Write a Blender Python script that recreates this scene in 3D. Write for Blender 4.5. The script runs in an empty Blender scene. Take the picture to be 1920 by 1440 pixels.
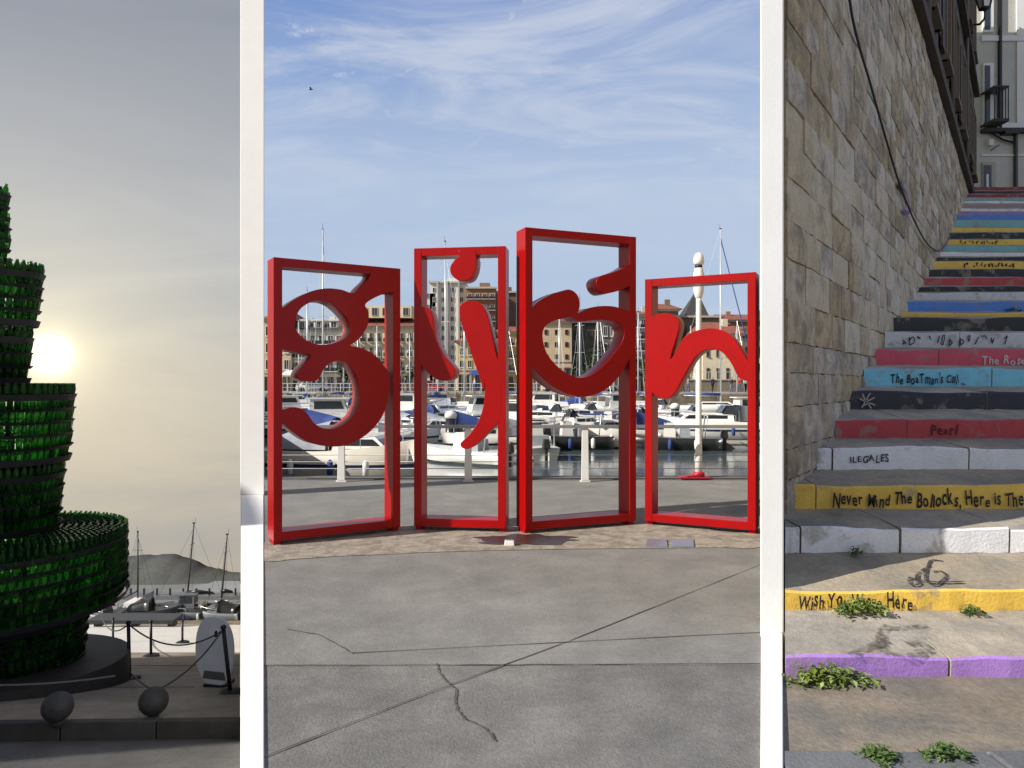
import bpy, bmesh, math, random
from mathutils import Vector, Matrix
R = math.radians
random.seed(7)
SC = bpy.context.scene
COL = SC.collection
F = 1350.0                      # focal length in photograph pixels (1920 wide)
EYE = Vector((0, 0, 1.6))

# ---------------------------------------------------------------- camera
cd = bpy.data.cameras.new('camera'); cam = bpy.data.objects.new('camera', cd); COL.objects.link(cam)
cd.sensor_width = 36; cd.lens = 36 * F / 1920; cd.clip_start = .05; cd.clip_end = 3000
cam.location = EYE; cam.rotation_euler = (R(90), 0, 0)
SC.camera = cam
SC.view_settings.view_transform = 'Standard'; SC.view_settings.look = 'None'
SC.view_settings.exposure = 0.25; SC.view_settings.gamma = 1
SC.cycles.use_denoising = True
SC.cycles.max_bounces = 8; SC.cycles.transmission_bounces = 8; SC.cycles.transparent_max_bounces = 6

# ---------------------------------------------------------------- sun and sky
SUN = Vector((-.92, -.39, .64)).normalized()      # towards the sun: left and a little behind the camera
sl = bpy.data.lights.new('sun', 'SUN'); sl.energy = 5.0; sl.angle = R(.6); sl.color = (1, .94, .85)
so = bpy.data.objects.new('sun', sl); COL.objects.link(so); so.rotation_euler = SUN.to_track_quat('Z', 'Y').to_euler()
so.location = (-20, -12, 30)
W = bpy.data.worlds.new('World'); SC.world = W; W.use_nodes = True
nt = W.node_tree; nt.nodes.clear()
def N(t, **kw):
    n = nt.nodes.new(t)
    for k, v in kw.items(): setattr(n, k, v)
    return n
def L(a, b): nt.links.new(a, b)
def M(op, a, b=None, c=None, clamp=False):
    n = N('ShaderNodeMath', operation=op, use_clamp=clamp)
    for i, v in enumerate((a, b, c)):
        if v is None: continue
        if isinstance(v, (int, float)): n.inputs[i].default_value = v
        else: L(v, n.inputs[i])
    return n.outputs[0]
def SS(v, a, b, lo=0, hi=1):
    n = N('ShaderNodeMapRange', interpolation_type='SMOOTHSTEP'); L(v, n.inputs[0])
    for i, x in zip((1, 2, 3, 4), (a, b, lo, hi)): n.inputs[i].default_value = x
    return n.outputs[0]
def RAMP(v, stops):
    n = N('ShaderNodeValToRGB'); L(v, n.inputs[0]); e = n.color_ramp.elements
    while len(e) < len(stops): e.new(.5)
    for el, (p, c) in zip(e, stops): el.position = p; el.color = (*c, 1)
    return n.outputs[0]
def MIX(f, a, b, mode='MIX'):
    n = N('ShaderNodeMix', data_type='RGBA', blend_type=mode)
    for s, v in ((n.inputs[0], f), (n.inputs[6], a), (n.inputs[7], b)):
        if isinstance(v, (int, float)): s.default_value = v
        elif isinstance(v, tuple): s.default_value = (*v, 1)
        else: L(v, s)
    return n.outputs[2]
tc = N('ShaderNodeTexCoord'); sep = N('ShaderNodeSeparateXYZ'); L(tc.outputs['Generated'], sep.inputs[0])
dx, dy, dz = sep.outputs
sky = N('ShaderNodeTexSky', sky_type='NISHITA', sun_disc=False)
sky.sun_elevation = math.asin(SUN.z); sky.sun_rotation = math.atan2(SUN.x, SUN.y)
sky.air_density = 1; sky.dust_density = 1.5
def lin(r, g, b): return tuple(((c / 255 / 12.92) if c < 10 else ((c / 255 + .055) / 1.055) ** 2.4) for c in (r, g, b))
K = 0.1
zn = M('MULTIPLY_ADD', dz, .5, .5)
blue = RAMP(zn, [(.40, lin(176, 190, 210)), (.5, lin(182, 200, 224)), (.56, lin(178, 198, 226)), (.63, lin(187, 204, 230)), (.69, lin(150, 176, 220)), (.74, lin(116, 148, 210)), (1, lin(92, 126, 196))])
# cirrus: wind-drawn streaks on a flat layer
den = M('ADD', M('MAXIMUM', dz, .02), .12)
cmb = N('ShaderNodeCombineXYZ'); L(M('DIVIDE', dx, den), cmb.inputs[0]); L(M('MULTIPLY', M('DIVIDE', dy, den), 1.7), cmb.inputs[1])
def NZ(scale, detail, dist, rough=.55, vec=None, off=(0, 0, 0), sc=(1, 1, 1)):
    mp = N('ShaderNodeMapping'); L(vec or cmb.outputs[0], mp.inputs[0]); mp.inputs[1].default_value = off; mp.inputs[3].default_value = sc
    n = N('ShaderNodeTexNoise'); L(mp.outputs[0], n.inputs['Vector'])
    n.inputs['Scale'].default_value = scale; n.inputs['Detail'].default_value = detail; n.inputs['Distortion'].default_value = dist; n.inputs['Roughness'].default_value = rough
    return n.outputs[0]
c1 = SS(NZ(1.1, 8, 1.6, .62, off=(3.1, 1.4, 0)), .43, .68)
c2 = SS(NZ(2.6, 10, 2.6, .62, off=(8.3, 2.6, 4), sc=(1, .55, 1)), .56, .80)
cl = M('MULTIPLY', M('MAXIMUM', M('MULTIPLY', c1, .75), c2), SS(dz, .18, .44, .15, 1.15))
veil = M('MULTIPLY', SS(NZ(.7, 4, .6, .5, off=(1, 7, 2)), .35, .7), .45)
blue = MIX(veil, blue, lin(196, 208, 228))
blue = MIX(M('MULTIPLY', cl, .8), blue, lin(222, 227, 238))
# hazy grey sky with a veiled low sun over the lower harbour
VS = Vector((-865, 1350, 55)).normalized()
grey = RAMP(zn, [(.36, lin(192, 182, 164)), (.44, lin(212, 202, 184)), (.5, lin(216, 209, 196)), (.6, lin(196, 196, 196)), (.72, lin(146, 151, 161)), (1, lin(128, 136, 150))])
gn = SS(NZ(1.0, 5, .8, .55, vec=tc.outputs['Generated'], sc=(1.6, 1.6, 7)), .36, .66)
grey = MIX(M('MULTIPLY', gn, .55), grey, lin(168, 170, 176))
dt = N('ShaderNodeVectorMath', operation='DOT_PRODUCT'); L(tc.outputs['Generated'], dt.inputs[0]); dt.inputs[1].default_value = VS
vd = M('MAXIMUM', dt.outputs['Value'], 0)
grey = MIX(M('MULTIPLY', M('POWER', vd, 30), .28), grey, lin(250, 236, 205))
def ADDC(c, v, col):
    k = N('ShaderNodeVectorMath', operation='SCALE'); k.inputs[0].default_value = col; L(v, k.inputs['Scale'])
    q = N('ShaderNodeVectorMath', operation='ADD'); L(c, q.inputs[0]); L(k.outputs[0], q.inputs[1]); return q.outputs[0]
grey = ADDC(grey, M('POWER', vd, 110), (.16, .13, .06)); grey = ADDC(grey, M('POWER', vd, 900), (.45, .39, .22)); grey = ADDC(grey, M('POWER', vd, 8500), (3.4, 3.1, 2.4))
db = N('ShaderNodeVectorMath', operation='DOT_PRODUCT'); L(tc.outputs['Generated'], db.inputs[0]); db.inputs[1].default_value = (-.941, -.339, 0)
wl = SS(db.outputs['Value'], -.02, .02)
paint = MIX(wl, blue, grey)
sc_ = N('ShaderNodeVectorMath', operation='SCALE'); L(paint, sc_.inputs[0]); sc_.inputs['Scale'].default_value = .84 / K
fin = MIX(.85, sky.outputs[0], sc_.outputs[0])
bg = N('ShaderNodeBackground'); L(fin, bg.inputs[0]); bg.inputs[1].default_value = K
ow = N('ShaderNodeOutputWorld'); L(bg.outputs[0], ow.inputs[0])

# ---------------------------------------------------------------- helpers
def px(x, y, d):                                   # photograph pixel -> point at depth d
    return Vector(((x - 960) / F * d, d, 1.6 + (720 - y) / F * d))
def hit(x, y, p, n):                               # photograph pixel -> point on a plane
    r = Vector(((x - 960) / F, 1, (720 - y) / F)); t = (p - EYE).dot(n) / r.dot(n)
    return EYE + r * t
MATS = {}
def mat(name, col, rough=.7, var=.0, scale=8.0, bump=0.0, bscale=None, metal=0.0, spec=.5, rnd=0.0, coat=0.0, col2=None, c2=(.5, .6), dirt=0.0, trans=0, detail=6, big=0.0):
    """procedural surface: base colour, noise mottling, second colour in patches, bump, per-piece tint"""
    if name in MATS: return MATS[name]
    m = bpy.data.materials.new(name); m.use_nodes = True; t = m.node_tree; b = t.nodes['Principled BSDF']
    b.inputs['Roughness'].default_value = rough; b.inputs['Metallic'].default_value = metal
    b.inputs['Specular IOR Level'].default_value = spec; b.inputs['Coat Weight'].default_value = coat; b.inputs['Coat Roughness'].default_value = .12
    b.inputs['Transmission Weight'].default_value = trans
    def n(ty, **k):
        q = t.nodes.new(ty)
        for a, v in k.items(): setattr(q, a, v)
        return q
    def mx(f, a, bb, mode='MIX'):
        q = n('ShaderNodeMix', data_type='RGBA', blend_type=mode)
        for s, v in ((q.inputs[0], f), (q.inputs[6], a), (q.inputs[7], bb)):
            if isinstance(v, (int, float)): s.default_value = v
            elif isinstance(v, tuple): s.default_value = (*v, 1)
            else: t.links.new(v, s)
        return q.outputs[2]
    def mr(v, a, bb, lo, hi):
        q = n('ShaderNodeMapRange'); t.links.new(v, q.inputs[0])
        for i, x in zip((1, 2, 3, 4), (a, bb, lo, hi)): q.inputs[i].default_value = x
        return q.outputs[0]
    g = n('ShaderNodeNewGeometry'); pos = g.outputs['Position']
    def noise(s, d=detail, r=.6, dist=0.0):
        q = n('ShaderNodeTexNoise'); t.links.new(pos, q.inputs['Vector']); q.inputs['Scale'].default_value = s
        q.inputs['Detail'].default_value = d; q.inputs['Roughness'].default_value = r; q.inputs['Distortion'].default_value = dist
        return q.outputs[0]
    c = col
    if col2: c = mx(mr(noise(scale * .6, 8, .65, .4), c2[0], c2[1], 0, 1), c, col2)
    if rnd:
        oi = n('ShaderNodeObjectInfo'); ad = n('ShaderNodeMath', operation='ADD'); t.links.new(oi.outputs['Random'], ad.inputs[0]); t.links.new(g.outputs['Random Per Island'], ad.inputs[1])
        fr = n('ShaderNodeMath', operation='FRACT'); t.links.new(ad.outputs[0], fr.inputs[0])
        h = n('ShaderNodeHueSaturation'); t.links.new(mr(fr.outputs[0], 0, 1, 1 - rnd, 1 + rnd), h.inputs['Value']); t.links.new(mr(fr.outputs[0], 0, 1, 1.25, .75), h.inputs['Saturation'])
        if isinstance(c, tuple): h.inputs['Color'].default_value = (*c, 1)
        else: t.links.new(c, h.inputs['Color'])
        c = h.outputs[0]
    for amt, s in ((var, scale), (big, scale * .12), (dirt, scale * 9)):
        if amt:
            v = mr(noise(s), .25, .75, 1 - amt, 1 + amt)
            cc = n('ShaderNodeCombineColor')
            for i in range(3): t.links.new(v, cc.inputs[i])
            c = mx(1.0, c, cc.outputs[0], 'MULTIPLY')
    if isinstance(c, tuple): b.inputs['Base Color'].default_value = (*c, 1)
    else: t.links.new(c, b.inputs['Base Color'])
    if bump:
        q = n('ShaderNodeBump'); q.inputs['Strength'].default_value = min(1, bump); q.inputs['Distance'].default_value = .02 * max(1, bump)
        t.links.new(noise(bscale or scale * 3, 10, .65), q.inputs['Height']); t.links.new(q.outputs[0], b.inputs['Normal'])
    MATS[name] = m
    return m
class MB:
    def __init__(s): s.v = []; s.f = []; s.m = []; s.sm = []
    def add(s, vs, fs, mi=0, smooth=False, T=None):
        o = len(s.v)
        s.v += [tuple(T @ Vector(p)) if T else tuple(p) for p in vs]
        s.f += [tuple(o + i for i in f) for f in fs]; s.m += [mi] * len(fs); s.sm += [smooth] * len(fs)
        return s
    def box(s, c, d, mi=0, T=None, taper=1.0, tx=None, bev=0):
        x, y, z = (k / 2 for k in d); cx, cy, cz = c; tx = taper if tx is None else tx
        vs = [(cx + a * x * (tx if k > 0 else 1), cy + b * y * (taper if k > 0 else 1), cz + k * z) for k in (-1, 1) for a, b in ((-1, -1), (1, -1), (1, 1), (-1, 1))]
        return s.add(vs, [(0, 3, 2, 1), (4, 5, 6, 7), (0, 1, 5, 4), (1, 2, 6, 5), (2, 3, 7, 6), (3, 0, 4, 7)], mi, False, T)
    def tube(s, pts, r, seg=6, mi=0, T=None, cap=True):
        pts = [Vector(p) for p in pts]; n = len(pts); vs = []; fs = []
        for i, p in enumerate(pts):
            t = (pts[min(i + 1, n - 1)] - pts[max(i - 1, 0)]).normalized()
            a = t.cross(Vector((0, 0, 1)));  a = t.cross(Vector((1, 0, 0))) if a.length < .05 else a
            a.normalize(); b = t.cross(a); rr = r[i] if isinstance(r, (list, tuple)) else r
            for k in range(seg):
                w = 2 * math.pi * k / seg; vs.append(p + (a * math.cos(w) + b * math.sin(w)) * rr)
        for i in range(n - 1):
            for k in range(seg): fs.append((i * seg + k, i * seg + (k + 1) % seg, (i + 1) * seg + (k + 1) % seg, (i + 1) * seg + k))
        if cap: fs += [tuple(range(seg))[::-1], tuple((n - 1) * seg + k for k in range(seg))]
        return s.add(vs, fs, mi, seg > 5, T)
    def lathe(s, prof, seg=16, mi=0, T=None, smooth=True):
        vs = []; fs = []; n = len(prof)
        for r, z in prof:
            for k in range(seg):
                w = 2 * math.pi * k / seg; vs.append((r * math.cos(w), r * math.sin(w), z))
        for i in range(n - 1):
            for k in range(seg): fs.append((i * seg + k, i * seg + (k + 1) % seg, (i + 1) * seg + (k + 1) % seg, (i + 1) * seg + k))
        fs += [tuple(range(seg))[::-1], tuple((n - 1) * seg + k for k in range(seg))]
        return s.add(vs, fs, mi, smooth, T)
    def prism(s, poly, z0, z1, mi=0, T=None):
        n = len(poly); z0 = z0 if isinstance(z0, (list, tuple)) else [z0] * n; z1 = z1 if isinstance(z1, (list, tuple)) else [z1] * n
        vs = [(x, y, z) for (x, y), z in zip(poly, z0)] + [(x, y, z) for (x, y), z in zip(poly, z1)]
        fs = [tuple(range(n))[::-1], tuple(range(n, 2 * n))] + [(i, (i + 1) % n, n + (i + 1) % n, n + i) for i in range(n)]
        return s.add(vs, fs, mi, False, T)
    def ribbon(s, pts, w, up=Vector((0, 0, 1)), mi=0):
        pts = [Vector(p) for p in pts]; n = len(pts); vs = []
        for i, p in enumerate(pts):
            t = (pts[min(i + 1, n - 1)] - pts[max(i - 1, 0)]).normalized(); sd = t.cross(up).normalized() * (w[i] if isinstance(w, (list, tuple)) else w) / 2
            vs += [p + sd, p - sd]
        return s.add(vs, [(2 * i, 2 * i + 1, 2 * i + 3, 2 * i + 2) for i in range(n - 1)], mi)
    def mesh(s, name, mats):
        me = bpy.data.meshes.new(name); me.from_pydata(s.v, [], s.f)
        for m in (mats if isinstance(mats, (list, tuple)) else [mats]): me.materials.append(m)
        me.polygons.foreach_set('material_index', s.m); me.polygons.foreach_set('use_smooth', s.sm); me.update()
        return me
    def build(s, name, mats, parent=None, **k): return ob(name, s.mesh(name, mats), parent, **k)
def ob(name, data, parent=None, loc=None, rot=None, scl=None, label=None, cat=None, group=None, kind=None):
    o = bpy.data.objects.new(name, data); COL.objects.link(o)
    if parent: o.parent = parent
    if loc is not None: o.location = loc
    if rot is not None: o.rotation_euler = rot
    if scl is not None: o.scale = scl
    return tag(o, label, cat, group, kind)
def tag(o, label=None, cat=None, group=None, kind=None):
    for k, v in (('label', label), ('category', cat), ('group', group), ('kind', kind)):
        if v: o[k] = v
    return o
def thing(name, label, cat, loc=(0, 0, 0), rot=0, group=None):
    return ob(name, None, None, loc, (0, 0, rot), None, label, cat, group)
def bevel(o, w=.006, seg=2):
    m = o.modifiers.new('bevel', 'BEVEL'); m.width = w; m.segments = seg; m.limit_method = 'ANGLE'; m.angle_limit = R(40)
    return o
def struct(name, mb, m): return mb.build(name, m, kind='structure')
def catmull(pts, k=6, closed=False):
    P = [Vector(p) for p in pts]; n = len(P); out = []
    for i in range(n if closed else n - 1):
        a, b, c, d = (P[(i + j) % n] if closed else P[min(max(i + j, 0), n - 1)] for j in (-1, 0, 1, 2))
        for j in range(k):
            t = j / k; out.append(.5 * ((2 * b) + (c - a) * t + (2 * a - 5 * b + 4 * c - d) * t * t + (3 * b - a - 3 * c + d) * t ** 3))
    if not closed: out.append(P[-1])
    return out
def sheet(name, poly, z, m, cuts=0, kind='structure', parent=None):
    zz = z if callable(z) else (lambda x, y: z)
    return MB().add([(x, y, zz(x, y)) for x, y in poly], [tuple(range(len(poly)))]).build(name, m, parent, kind=kind)

# ---------------------------------------------------------------- shared materials
concrete = mat('promenade_concrete', (.198, .193, .180), .82, .16, 3, .35, 60, col2=(.24, .232, .214), c2=(.42, .68), dirt=.13, big=.22)
concrete_d = mat('worn_concrete', (.168, .163, .152), .85, .22, 4, .5, 70, col2=(.21, .203, .188), c2=(.45, .65), dirt=.2, big=.25)
sandy = mat('sandy_dirt', (.34, .30, .245), .95, .3, 9, .6, 60, col2=(.22, .19, .155), c2=(.45, .6), dirt=.25)
dark_line = mat('joint_dark', (.075, .07, .064), .95, .3, 20)
red = mat('red_paint', (.34, .0022, .003), .32, .06, 5, coat=.06, spec=.22, dirt=.08, big=.16)
white_r = mat('white_render', (.88, .875, .86), .8, .03, 3, .08, 40, dirt=.02, big=.02)
white_p = mat('white_paint', (.78, .78, .76), .35, .06, 6)
grey_m = mat('galvanised_steel', (.33, .34, .35), .45, .12, 8, metal=.6)
black_m = mat('black_metal', (.012, .012, .014), .45, .2, 10)
gel = mat('boat_white', (.78, .77, .72), .25, .06, 2, spec=.5, dirt=.03)
gel2 = mat('boat_cream', (.66, .62, .53), .3, .08, 2)
navy = mat('boat_navy', (.02, .035, .10), .35, .1, 3)
hull_k = mat('boat_black', (.018, .02, .022), .3, .15, 3)
canvas_b = mat('blue_canvas', (.03, .06, .22), .8, .2, 6)
canvas_g = mat('grey_canvas', (.30, .32, .36), .85, .15, 5)
glass_d = mat('dark_glass', (.02, .025, .03), .08, spec=.6)
glass_b = mat('window_glass', (.035, .04, .05), .12, .3, 1, spec=.6)
alu = mat('mast_alloy', (.62, .63, .63), .35, .06, 3, metal=.3)
rubber = mat('black_rubber', (.02, .02, .02), .6)

# ================================================================ SETTING: three levels meet here
L1, L2, R1, R2 = (450 - 960) / F, (496 - 960) / F, (1425 - 960) / F, (1470 - 960) / F
def ray(k, d): return (k * d, d)
# flat promenade: worn slab near the camera, smoother slab up to the quay edge
YJ = F * 1.6 / (1248 - 720); YQ = 12.0
struct('promenade', MB().prism([(-9, -8), (9, -8), (9, 2.9), ray(R1 + .02, 2.9), ray(R1 + .02, YJ), ray(L2 - .01, YJ), ray(L2 - .01, 2.9), (-9, 2.9)], -.3, 0), concrete_d)
struct('promenade', MB().prism([ray(L2 - .01, YJ + .006), ray(R1 + .02, YJ + .006), ray(R1 + .02, YQ), ray(L2 - .01, YQ)], -3, .003), concrete)
struct('quay_edge', MB().prism([ray(L2 - .005, YQ + .002), ray(R1 + .01, YQ + .002), ray(R1 + .01, YQ + .32), ray(L2 - .005, YQ + .32)], -3, .03), mat('quay_stone', (.13, .125, .118), .85, .25, 4, .4, 40, dirt=.2))
# expansion joints and the crack, thin and dark
def gl(pts, w, nm, jit=0, z=.007):
    P = []
    for (a, b), (c, d) in zip(pts, pts[1:]):
        for k in range(10): P.append((a + (c - a) * k / 10, b + (d - b) * k / 10))
    P.append(pts[-1])
    Q = []
    for x, y in P:
        d = F * 1.6 / (y - 720); q = px(x, y, d); Q.append((q.x + random.uniform(-jit, jit), q.y + random.uniform(-jit, jit), z))
    return MB().ribbon(Q, [w * random.uniform(.45, 1.3) for _ in Q]).build(nm, dark_line, kind='structure')
gl([(660, 1226), (1425, 1187)], .009, 'expansion_joint', .002)
gl([(496, 1421), (800, 1302), (1063, 1205), (1430, 1058)], .009, 'expansion_joint', .002)
gl([(540, 1181), (600, 1192), (640, 1214), (662, 1227)], .009, 'ground_crack', .003)
gl([(497, 1249), (700, 1248.6), (1000, 1247.4), (1425, 1246)], .006, 'expansion_joint', .004)
gl([(820, 1246), (823, 1262), (838, 1280), (856, 1294), (853, 1312), (858, 1334), (875, 1351), (905, 1365), (921, 1378), (928, 1392)], .010, 'ground_crack', .004)
# trodden sandy patch round the foot of the letters
sp = []
for x, y in [(490, 1053), (560, 1049), (640, 1044), (720, 1041), (800, 1037), (900, 1034), (1000, 1032), (1120, 1030), (1250, 1029), (1340, 1028), (1430, 1027), (1430, 1000), (1360, 1000), (1300, 988), (1200, 983), (1100, 985), (960, 990), (860, 992), (760, 985), (700, 990), (600, 1005), (490, 1020)]:
    d = F * 1.6 / (y - 720); q = px(x, y, d); sp.append((q.x, q.y))
sheet('sand_patch', [tuple(v[:2]) for v in catmull([(a, b, 0) for a, b in sp], 4, True)], .008, sandy)
st = []
for k in range(28):
    w = k / 28 * 2 * math.pi; x = 985 + math.cos(w) * 105 * random.uniform(.75, 1.1); y = 1014 + math.sin(w) * 11 * random.uniform(.7, 1.1); d = F * 1.6 / (y - 720); q = px(x, y, d); st.append((q.x, q.y))
sheet('wet_stain', [tuple(v[:2]) for v in catmull([(a, b, 0) for a, b in st], 3, True)], .011, mat('wet_earth', (.045, .028, .022), .35, .4, 12, .3, 60))

# harbour water of the upper basin and its far quay
ZW = -1.4
water_m = mat('harbour_water', (.085, .115, .135), .06, .2, .5, .3, 2.0, spec=.8)
YF = 82.0
struct('water', MB().add([(*ray(L2 - .004, 11), ZW), (*ray(R1 + .03, 11), ZW), (*ray(R1 + .03, 95), ZW), (*ray(L2 - .004, 95), ZW)], [(0, 1, 2, 3)]), water_m)
quay_old = mat('old_quay_masonry', (.20, .16, .105), .9, .3, 1.2, .5, 8, col2=(.08, .065, .045), c2=(.5, .62), dirt=.2)
struct('far_quay', MB().prism([ray(L2, YF), (8.5, YF), (8.5, YF - 5), ray(R1 + .03, YF - 5), ray(R1 + .03, 330), ray(L2, 330)], -6, .66), mat('far_paving', (.33, .30, .26), .9, .2, 1))
struct('far_quay_wall', MB().prism([ray(L2 + .002, YF - .3), (8.4, YF - .3), (8.4, YF - 5.3), ray(R1 + .028, YF - 5.3), ray(R1 + .028, YF - 5.02), (8.6, YF - 5.02), (8.6, YF - .02), ray(L2 + .002, YF - .02)], -6, .5), quay_old)
# mole and land between the basins
struct('mole', MB().prism([ray(L1 + .004, 12.3), ray(L2 - .004, 12.3), ray(L2 - .004, 330), ray(L1 + .004, 330)], -20, .4), quay_old)
struct('side_land', MB().prism([ray(R1 + .03, 27), (26, 27), (180, 330), ray(R1 + .031, 330)], -6, .62), quay_old)

# white rendered parapet and pillar beside the head of the ramp
def rwall(name, k0, k1, d0, d1, z0, z1, m, **kw):
    return MB().prism([ray(k0, d0), ray(k1, d0), ((k1 - .001) * d1, d1), ((k0 + .001) * d1, d1)], z0, z1).build(name, m, **kw)
DP = 10.3
rwall('retaining_wall', L1 + .001, L2 - .001, DP + .6, 12.3, -9, .012, white_r, kind='structure')
o = rwall('parapet_wall', L1 + .0005, L2 - .0005, 2.9, DP + .58, -9, .014, white_r, label='low white rendered wall between the ramp and the grey promenade', cat='wall'); bevel(o, .006)
pl = thing('pillar', 'tall white rendered pillar between the bottle tree and the letter g', 'pillar', (*ray((L1 + L2) / 2, DP), .014))
c0 = Vector((*ray((L1 + L2) / 2, DP), 0))
q = [Vector((*ray(k, d), 0)) - c0 for k, d in ((L1 + .0005, DP), (L2 - .0005, DP), (L2 - .001, DP + .34), (L1 + .001, DP + .34))]
bevel(MB().prism([(v.x, v.y) for v in q], .002, 7.4).build('shaft', white_r, pl), .008)
MB().prism([(v.x * 1.15, v.y * 1.1 - .03) for v in q], 7.402, 7.55).build('cap', white_r, pl)

# ramp and lower quay on the left
def zl(y, low=0): return 0 if y < 2.9 else (-(y - 2.9) / 3.3 * 1.899 if y < 6.2 else -.274 * y - (.2 if low else 0))
road = mat('lower_asphalt', (.085, .082, .078), .8, .25, 3, .5, 50, dirt=.25, big=.3)
pave = mat('lower_paving', (.25, .205, .15), .8, .2, 2, .35, 40, col2=(.33, .28, .215), c2=(.42, .62), dirt=.15, big=.25)
pale = mat('glare_quay_stone', (.72, .70, .66), .5, .12, 1.4, .2, 20, dirt=.1)  # sun glare on the far paving put into a near-white colour
def kd(x, off=0): return (8.24 + (x + 3.1) * .062) + off      # kerb line depth at X
def strip(name, ds, m, low=0, xl=-34, dz=0.0):
    mb = MB(); v = []
    for d in ds: v += [(xl, d, zl(d, low) + dz), (L1 * d - .0, d, zl(d, low) + dz)]
    return struct(name, mb.add(v, [(2 * i, 2 * i + 1, 2 * i + 3, 2 * i + 2) for i in range(len(ds) - 1)]), m)
strip('ramp', [2.9, 4, 5.2, 6.2, 7.2, 8.6], road, 1)
kz = lambda x, o=0: -.274 * kd(x, o)
X0, X1 = -34.0, -3.0
kb = MB()
kx = [X1 - i * 1.05 for i in range(30)]
kerb = thing('kerb', 'dark stone kerb below the bottle tree', 'kerb', (0, 0, 0))
stone_k = mat('dark_kerb_stone', (.05, .047, .043), .85, .25, 5, .4, 40, rnd=.15)
for i in range(29):
    a, b = kx[i] - .008, kx[i + 1] + .008
    q = [(b, kd(b)), (a, kd(a)), (a, kd(a, .2)), (b, kd(b, .2))]
    zt = [-.274 * y + .012 for x, y in q]
    bevel(MB().prism(q, [z - .35 for z in zt], zt).build('kerb_stone', stone_k, kerb), .012)
mb = MB(); v = []
for i in range(24):
    t = i / 23; x0 = X0; x1 = None
    pass
ys = [8.2, 9, 10, 11, 12, 13, 14, 15, 16.2]
v = []
for y in ys: v += [(X0, y if y > 8.2 else kd(X0, .19), 0), (L1 * (y if y > 8.2 else kd(L1 * 8.4, .19)), y if y > 8.2 else kd(L1 * 8.4, .19), 0)]
v = [(x, y, -.274 * y) for x, y, z in v]
# the kerb line is skewed, so start the paving sheet along it
v[0] = (X0, 6.6, -.274 * 6.6); v[2] = (X0, 9, -.274 * 9)
struct('lower_paving', MB().add(v, [(2 * i, 2 * i + 1, 2 * i + 3, 2 * i + 2) for i in range(len(ys) - 1)]), pave)
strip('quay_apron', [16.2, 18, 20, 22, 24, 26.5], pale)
struct('lower_quay_wall', MB().prism([(X0, 26.5), (L1 * 26.5, 26.5), (L1 * 26.9, 26.9), (X0, 26.9)], -20, -.274 * 26.5 + .02), quay_old)
for d in (10.6, 13.4):
    MB().ribbon([(-16 + k * .8, d + k * .02, -.274 * (d + k * .02) + .004) for k in range(15)], .025).build('paving_joint', dark_line, kind='structure')
ZL = -17.0
lwater = mat('lower_water', (.22, .23, .23), .12, .2, .3, .5, 1.2, spec=.8)
struct('water', MB().add([(-62, 26, ZL), (*ray(L1, 26), ZL), (*ray(L1, 68), ZL), (-62, 68, ZL)], [(0, 1, 2, 3)]), lwater)
# far wooded headland across the lower harbour
hm = mat('hazy_headland', (.075, .08, .078), 1, .12, .35, 0, col2=(.095, .098, .09), c2=(.4, .6), dirt=.18)
mb = MB(); v = []; f = []; n = 90
for j, (dd, hf) in enumerate(((66.5, 0), (67.2, .55), (69, .82), (71, 1), (71.3, -1.5), (71.6, -3))):
    for i in range(n):
        x = -62 + i * .405
        pxx = x / 71 * F + 960
        top = 1048 - 10 * math.exp(-((pxx - 295) / 70) ** 2) + max(0, pxx - 330) * .22 + 2 * math.sin(pxx * .05) + 1 * math.sin(pxx * .13 + 1) + random.uniform(-1.0, 1.0)
        zt = 1.6 + (720 - top) / F * 71
        v.append((x, dd, ZL - .3 + (zt - ZL + .3) * hf + 0))
f = [(j * n + i, j * n + i + 1, (j + 1) * n + i + 1, (j + 1) * n + i) for j in range(5) for i in range(n - 1)]
struct('headland', MB().add(v, f, 0, True), hm)

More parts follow.
